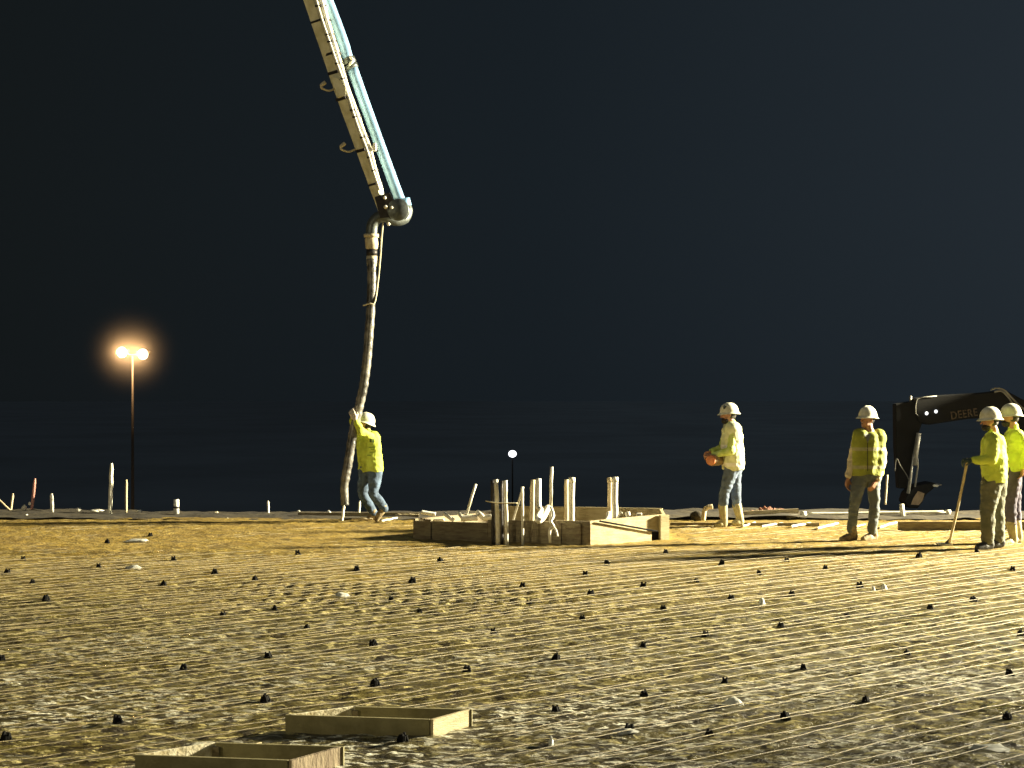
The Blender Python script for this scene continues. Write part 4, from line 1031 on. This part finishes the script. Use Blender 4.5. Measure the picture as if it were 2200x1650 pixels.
bm = bmesh.new(); rchain(bm, [X(1959, 853, .1), X(1958, 880, .1), X(1963, 895, .1)], [0.028, 0.02, 0.03], 10); bm_link('pin_link', bm, 'digger_edge', ex, True)
for (x, y) in ((1990, 888), (2010, 884)):
    bm = bmesh.new(); sphere(bm, X(x, y, -.03), (0.032, .03, 0.034), 12); bm_link('reflected_dot', bm, 'reflected_dot', ex, True)  # reflected lamplight on the boom put in as glowing dots
cu = bpy.data.curves.new('lettering', 'FONT'); cu.body = 'DEERE'; cu.size = 0.205; cu.extrude = 0.004; cu.space_character = 1.12; cu.offset = 0.003
cu.materials.append(M['letters'])
tmp = bpy.data.objects.new('tmp', cu); C.objects.link(tmp); bpy.context.view_layer.update()
lm = bpy.data.meshes.new_from_object(tmp.evaluated_get(bpy.context.evaluated_depsgraph_get())); bpy.data.objects.remove(tmp)
lm.transform(Matrix.Translation(X(2043, 901, -0.008)) @ Matrix.Rotation(math.radians(-8), 4, 'Y') @ Matrix.Rotation(math.radians(90), 4, 'X') @ Matrix.Diagonal((0.80, 1, 1, 1)))
link('lettering', lm, 'letters', ex, False)
bm = bmesh.new(); prism(bm, [X(1925, 868, .05), X(1972, 860, .05), X(1984, 905, .05), X(1966, 960, .05), X(1950, 1050, .05), X(1932, 1050, .05), X(1926, 960, .05)], 0.26)
bevel_all(bm, 0.015); bm_link('dipper_arm', bm, 'digger', ex)
bm = bmesh.new(); tube_mesh(bm, [X(1974, 930, -.02), X(1968, 968, -.02), X(1964, 1000, -.02)], [0.05, 0.05, 0.042], 12); bm_link('hydraulic_cylinder', bm, 'digger_edge', ex, True)
bm = bmesh.new(); tube_mesh(bm, [X(1969, 972, -.02), X(1972, 1000, -.02), X(1965, 1046, -.02)], 0.017, 8); bm_link('cylinder_rod', bm, 'digger_edge', ex, True)
bm = bmesh.new(); tube_mesh(bm, [X(1962, 975, -.03), X(1955, 1030, -.03), X(1950, 1060, -.03)], [0.018, 0.028, 0.035], 8); bm_link('bucket_link', bm, 'digger_edge', ex, True)
bm = bmesh.new(); tube_mesh(bm, smooth_path([X(1922, 1012, -.02), X(1926, 985, -.02), X(1934, 1000, -.02), X(1946, 1018, -.02), X(1952, 1030, -.02)], 4), 0.009, 6); bm_link('hydraulic_hose', bm, 'digger_edge', ex, True)
# bucket: curved shell with cheeks and teeth
bm = bmesh.new()
arc = [X(1985, 1040), X(2003, 1036), X(2013, 1040), X(2003, 1052), X(1990, 1062), X(1982, 1078), X(1972, 1092), X(1954, 1092), X(1944, 1078), X(1950, 1060), X(1966, 1044)]
prism(bm, arc, 0.55); bevel_all(bm, .012); bk = bm_link('bucket', bm, 'digger', ex)
bm = bmesh.new(); prism(bm, [X(1972, 1055, -.012), X(1986, 1060, -.012), X(1982, 1075, -.012), X(1974, 1085, -.012), X(1957, 1084, -.012), X(1962, 1070, -.012)], 0.01); bm_link('lit_inner_plate', bm, 'bucket_in', bk)  # tan plate put in for the lit inside of the bucket
for i in range(4):
    bm = bmesh.new(); cone(bm, X(2002, 1043, .05 + i * .14), X(2024, 1042, .05 + i * .14), 0.03, 0.014, 6); bm_link('tooth', bm, 'digger_edge', bk)
bm = bmesh.new(); ell(bm, X(2010, 1043, -.02), (1, 0, 0), (0, 0, 1), (.03, .06, .028)); bm_link('tooth', bm, 'scrap', bk, True)
for q in ([(2127, 838), (2140, 834), (2156, 838), (2170, 852), (2190, 872), (2230, 905)], [(2135, 842), (2150, 840), (2164, 852), (2176, 870)]):
    bm = bmesh.new(); tube_mesh(bm, smooth_path([X(a, b, -.04) for a, b in q], 5), 0.02, 8); bm_link('hydraulic_hose', bm, 'digger_edge', ex, True)
# machine body (beyond the right picture edge)
bx_ = X(2420, 1108).x
bm = bmesh.new(); box(bm, (bx_ - .9, DE - .6, .55), (bx_ + 2.3, DE + 1.6, 1.45)); bevel_all(bm, .08); bm_link('housing', bm, 'digger', ex)
bm = bmesh.new(); box(bm, (bx_ - .85, DE - .55, 1.46), (bx_ + .55, DE + .45, 2.75)); bevel_all(bm, .07); cb = bm_link('cab', bm, 'digger', ex)
bm = bmesh.new(); box(bm, (bx_ - .75, DE - .57, 1.65), (bx_ + .40, DE - .553, 2.6)); bm_link('window', bm, 'glass', cb)
bm = bmesh.new(); box(bm, (bx_ + 2.3, DE - .5, .6), (bx_ + 2.8, DE + 1.5, 1.5)); bevel_all(bm, .12); bm_link('counterweight', bm, 'digger', ex)
for dy in (-.7, 1.2):
    bm = bmesh.new(); n = 28; ring = []
    for i in range(n):
        a = 2 * math.pi * i / n; cx = bx_ + .8 + (1.3 if math.cos(a) > 0 else -1.3) + .38 * math.cos(a); ring.append(Vector((cx, DE + dy, 0.05 + .38 * math.sin(a))))
    prism(bm, ring, 0.5); bm_link('track', bm, 'steel_dark', ex)

# ------------------------------------------------------------------ far lamps
DL = 150.0
lamp = thing('street_lamp', (P(285, 1000, DL).x, DL, -8.8), 'tall double-headed lamp post glowing in the dark distance on the left', 'street lamp')
bm = bmesh.new(); tube_mesh(bm, [Vector((P(285, 1, DL).x, DL, -8.8)), P(285, 900, DL), P(285, 765, DL)], [0.14, 0.11, 0.08], 10); bm_link('pole', bm, 'pole', lamp, True)
bm = bmesh.new(); tube_mesh(bm, [P(262, 757, DL), P(285, 763, DL), P(308, 760, DL)], 0.05, 8); bm_link('cross_arm', bm, 'pole', lamp, True)
for (x, y, m) in ((262, 757, 'lamp_violet'), (307, 761, 'lamp_glow')):
    bm = bmesh.new(); ell(bm, P(x, y - 4, DL, .2), (1, 0, 0), (0, 0, 1), (.35, .62, .25)); hd = bm_link('lamp_head', bm, 'pole', lamp, True)
    bm = bmesh.new(); ell(bm, P(x, y, DL), (1, 0, 0), (0, 0, 1), (.46, .42, .43)); bm_link('lens', bm, m, hd, True)
    d_ = bpy.data.lights.new('street_lamp_light', 'POINT'); d_.energy = 2600; d_.color = (1.0, 0.56, 0.22); d_.shadow_soft_size = 0.3
    lo = bpy.data.objects.new('street_lamp_light', d_); C.objects.link(lo); lo.location = P(x, y, DL, -1.1)
# volume added round the two lamps to make their halo, thinning outwards
ms = bpy.data.materials.new('lamp_halo'); ms.use_nodes = True; mn = ms.node_tree.nodes; ml = ms.node_tree.links
mn.remove(mn['Principled BSDF']); pv = mn.new('ShaderNodeVolumePrincipled'); pv.inputs['Color'].default_value = (0.95, 0.93, 0.90, 1)
mt = mn.new('ShaderNodeTexCoord'); mg = mn.new('ShaderNodeVectorMath'); mg.operation = 'LENGTH'; ml.new(mt.outputs['Object'], mg.inputs[0])
mq = mn.new('ShaderNodeMapRange'); ml.new(mg.outputs['Value'], mq.inputs[0]); mq.inputs[1].default_value = 0.0; mq.inputs[2].default_value = 5.0
mq.inputs[3].default_value = 1.0; mq.inputs[4].default_value = 0.0
mp_ = mn.new('ShaderNodeMath'); mp_.operation = 'POWER'; ml.new(mq.outputs[0], mp_.inputs[0]); mp_.inputs[1].default_value = 4.0
mk = mn.new('ShaderNodeMath'); mk.operation = 'MULTIPLY'; ml.new(mp_.outputs[0], mk.inputs[0]); mk.inputs[1].default_value = 0.060
ml.new(mk.outputs[0], pv.inputs['Density']); ml.new(pv.outputs[0], mn['Material Output'].inputs['Volume'])
bm = bmesh.new(); sphere(bm, Vector((0, 0, 0)), 5.1, 24); me = bpy.data.meshes.new('halo_mist'); bm.to_mesh(me); bm.free(); me.materials.append(ms)
mo = bpy.data.objects.new('halo_mist', me); C.objects.link(mo); mo.location = P(285, 757, DL, -0.6); tag(mo, 'volume added for the halo round the far lamp heads', kind='stuff')
DW = 100.0
wl = thing('site_light', (P(1101, 1000, DW).x, DW, -5.3), 'small round white light far away above the pipes', 'distant light')
bm = bmesh.new(); cone(bm, Vector((P(1101, 1, DW).x, DW, -5.3)), P(1101, 980, DW), 0.05, 0.04, 8); bm_link('post', bm, 'digger', wl, True)
bm = bmesh.new(); ell(bm, P(1101, 975, DW, -.05), (1, 0, 0), (0, 0, 1), (.1, .23, .20)); bm_link('lens', bm, 'lamp_white', wl, True)

# ------------------------------------------------------------------ night air
hz = bpy.data.materials.new('night_haze'); hz.use_nodes = True; hn = hz.node_tree.nodes
hn.remove(hn['Principled BSDF']); pv = hn.new('ShaderNodeVolumePrincipled')
pv.inputs['Density'].default_value = 0.00004; pv.inputs['Color'].default_value = (0.52, 0.55, 0.62, 1)
hz.node_tree.links.new(pv.outputs[0], hn['Material Output'].inputs['Volume'])
bm = bmesh.new(); box(bm, (-2600, -2600, -16.0), (2600, 2600, 30.0))
me = bpy.data.meshes.new('haze'); bm.to_mesh(me); bm.free(); me.materials.append(hz)
ho = bpy.data.objects.new('haze', me); C.objects.link(ho); tag(ho, 'thin night haze over the site', kind='stuff')
scene.cycles.volume_bounces = 0
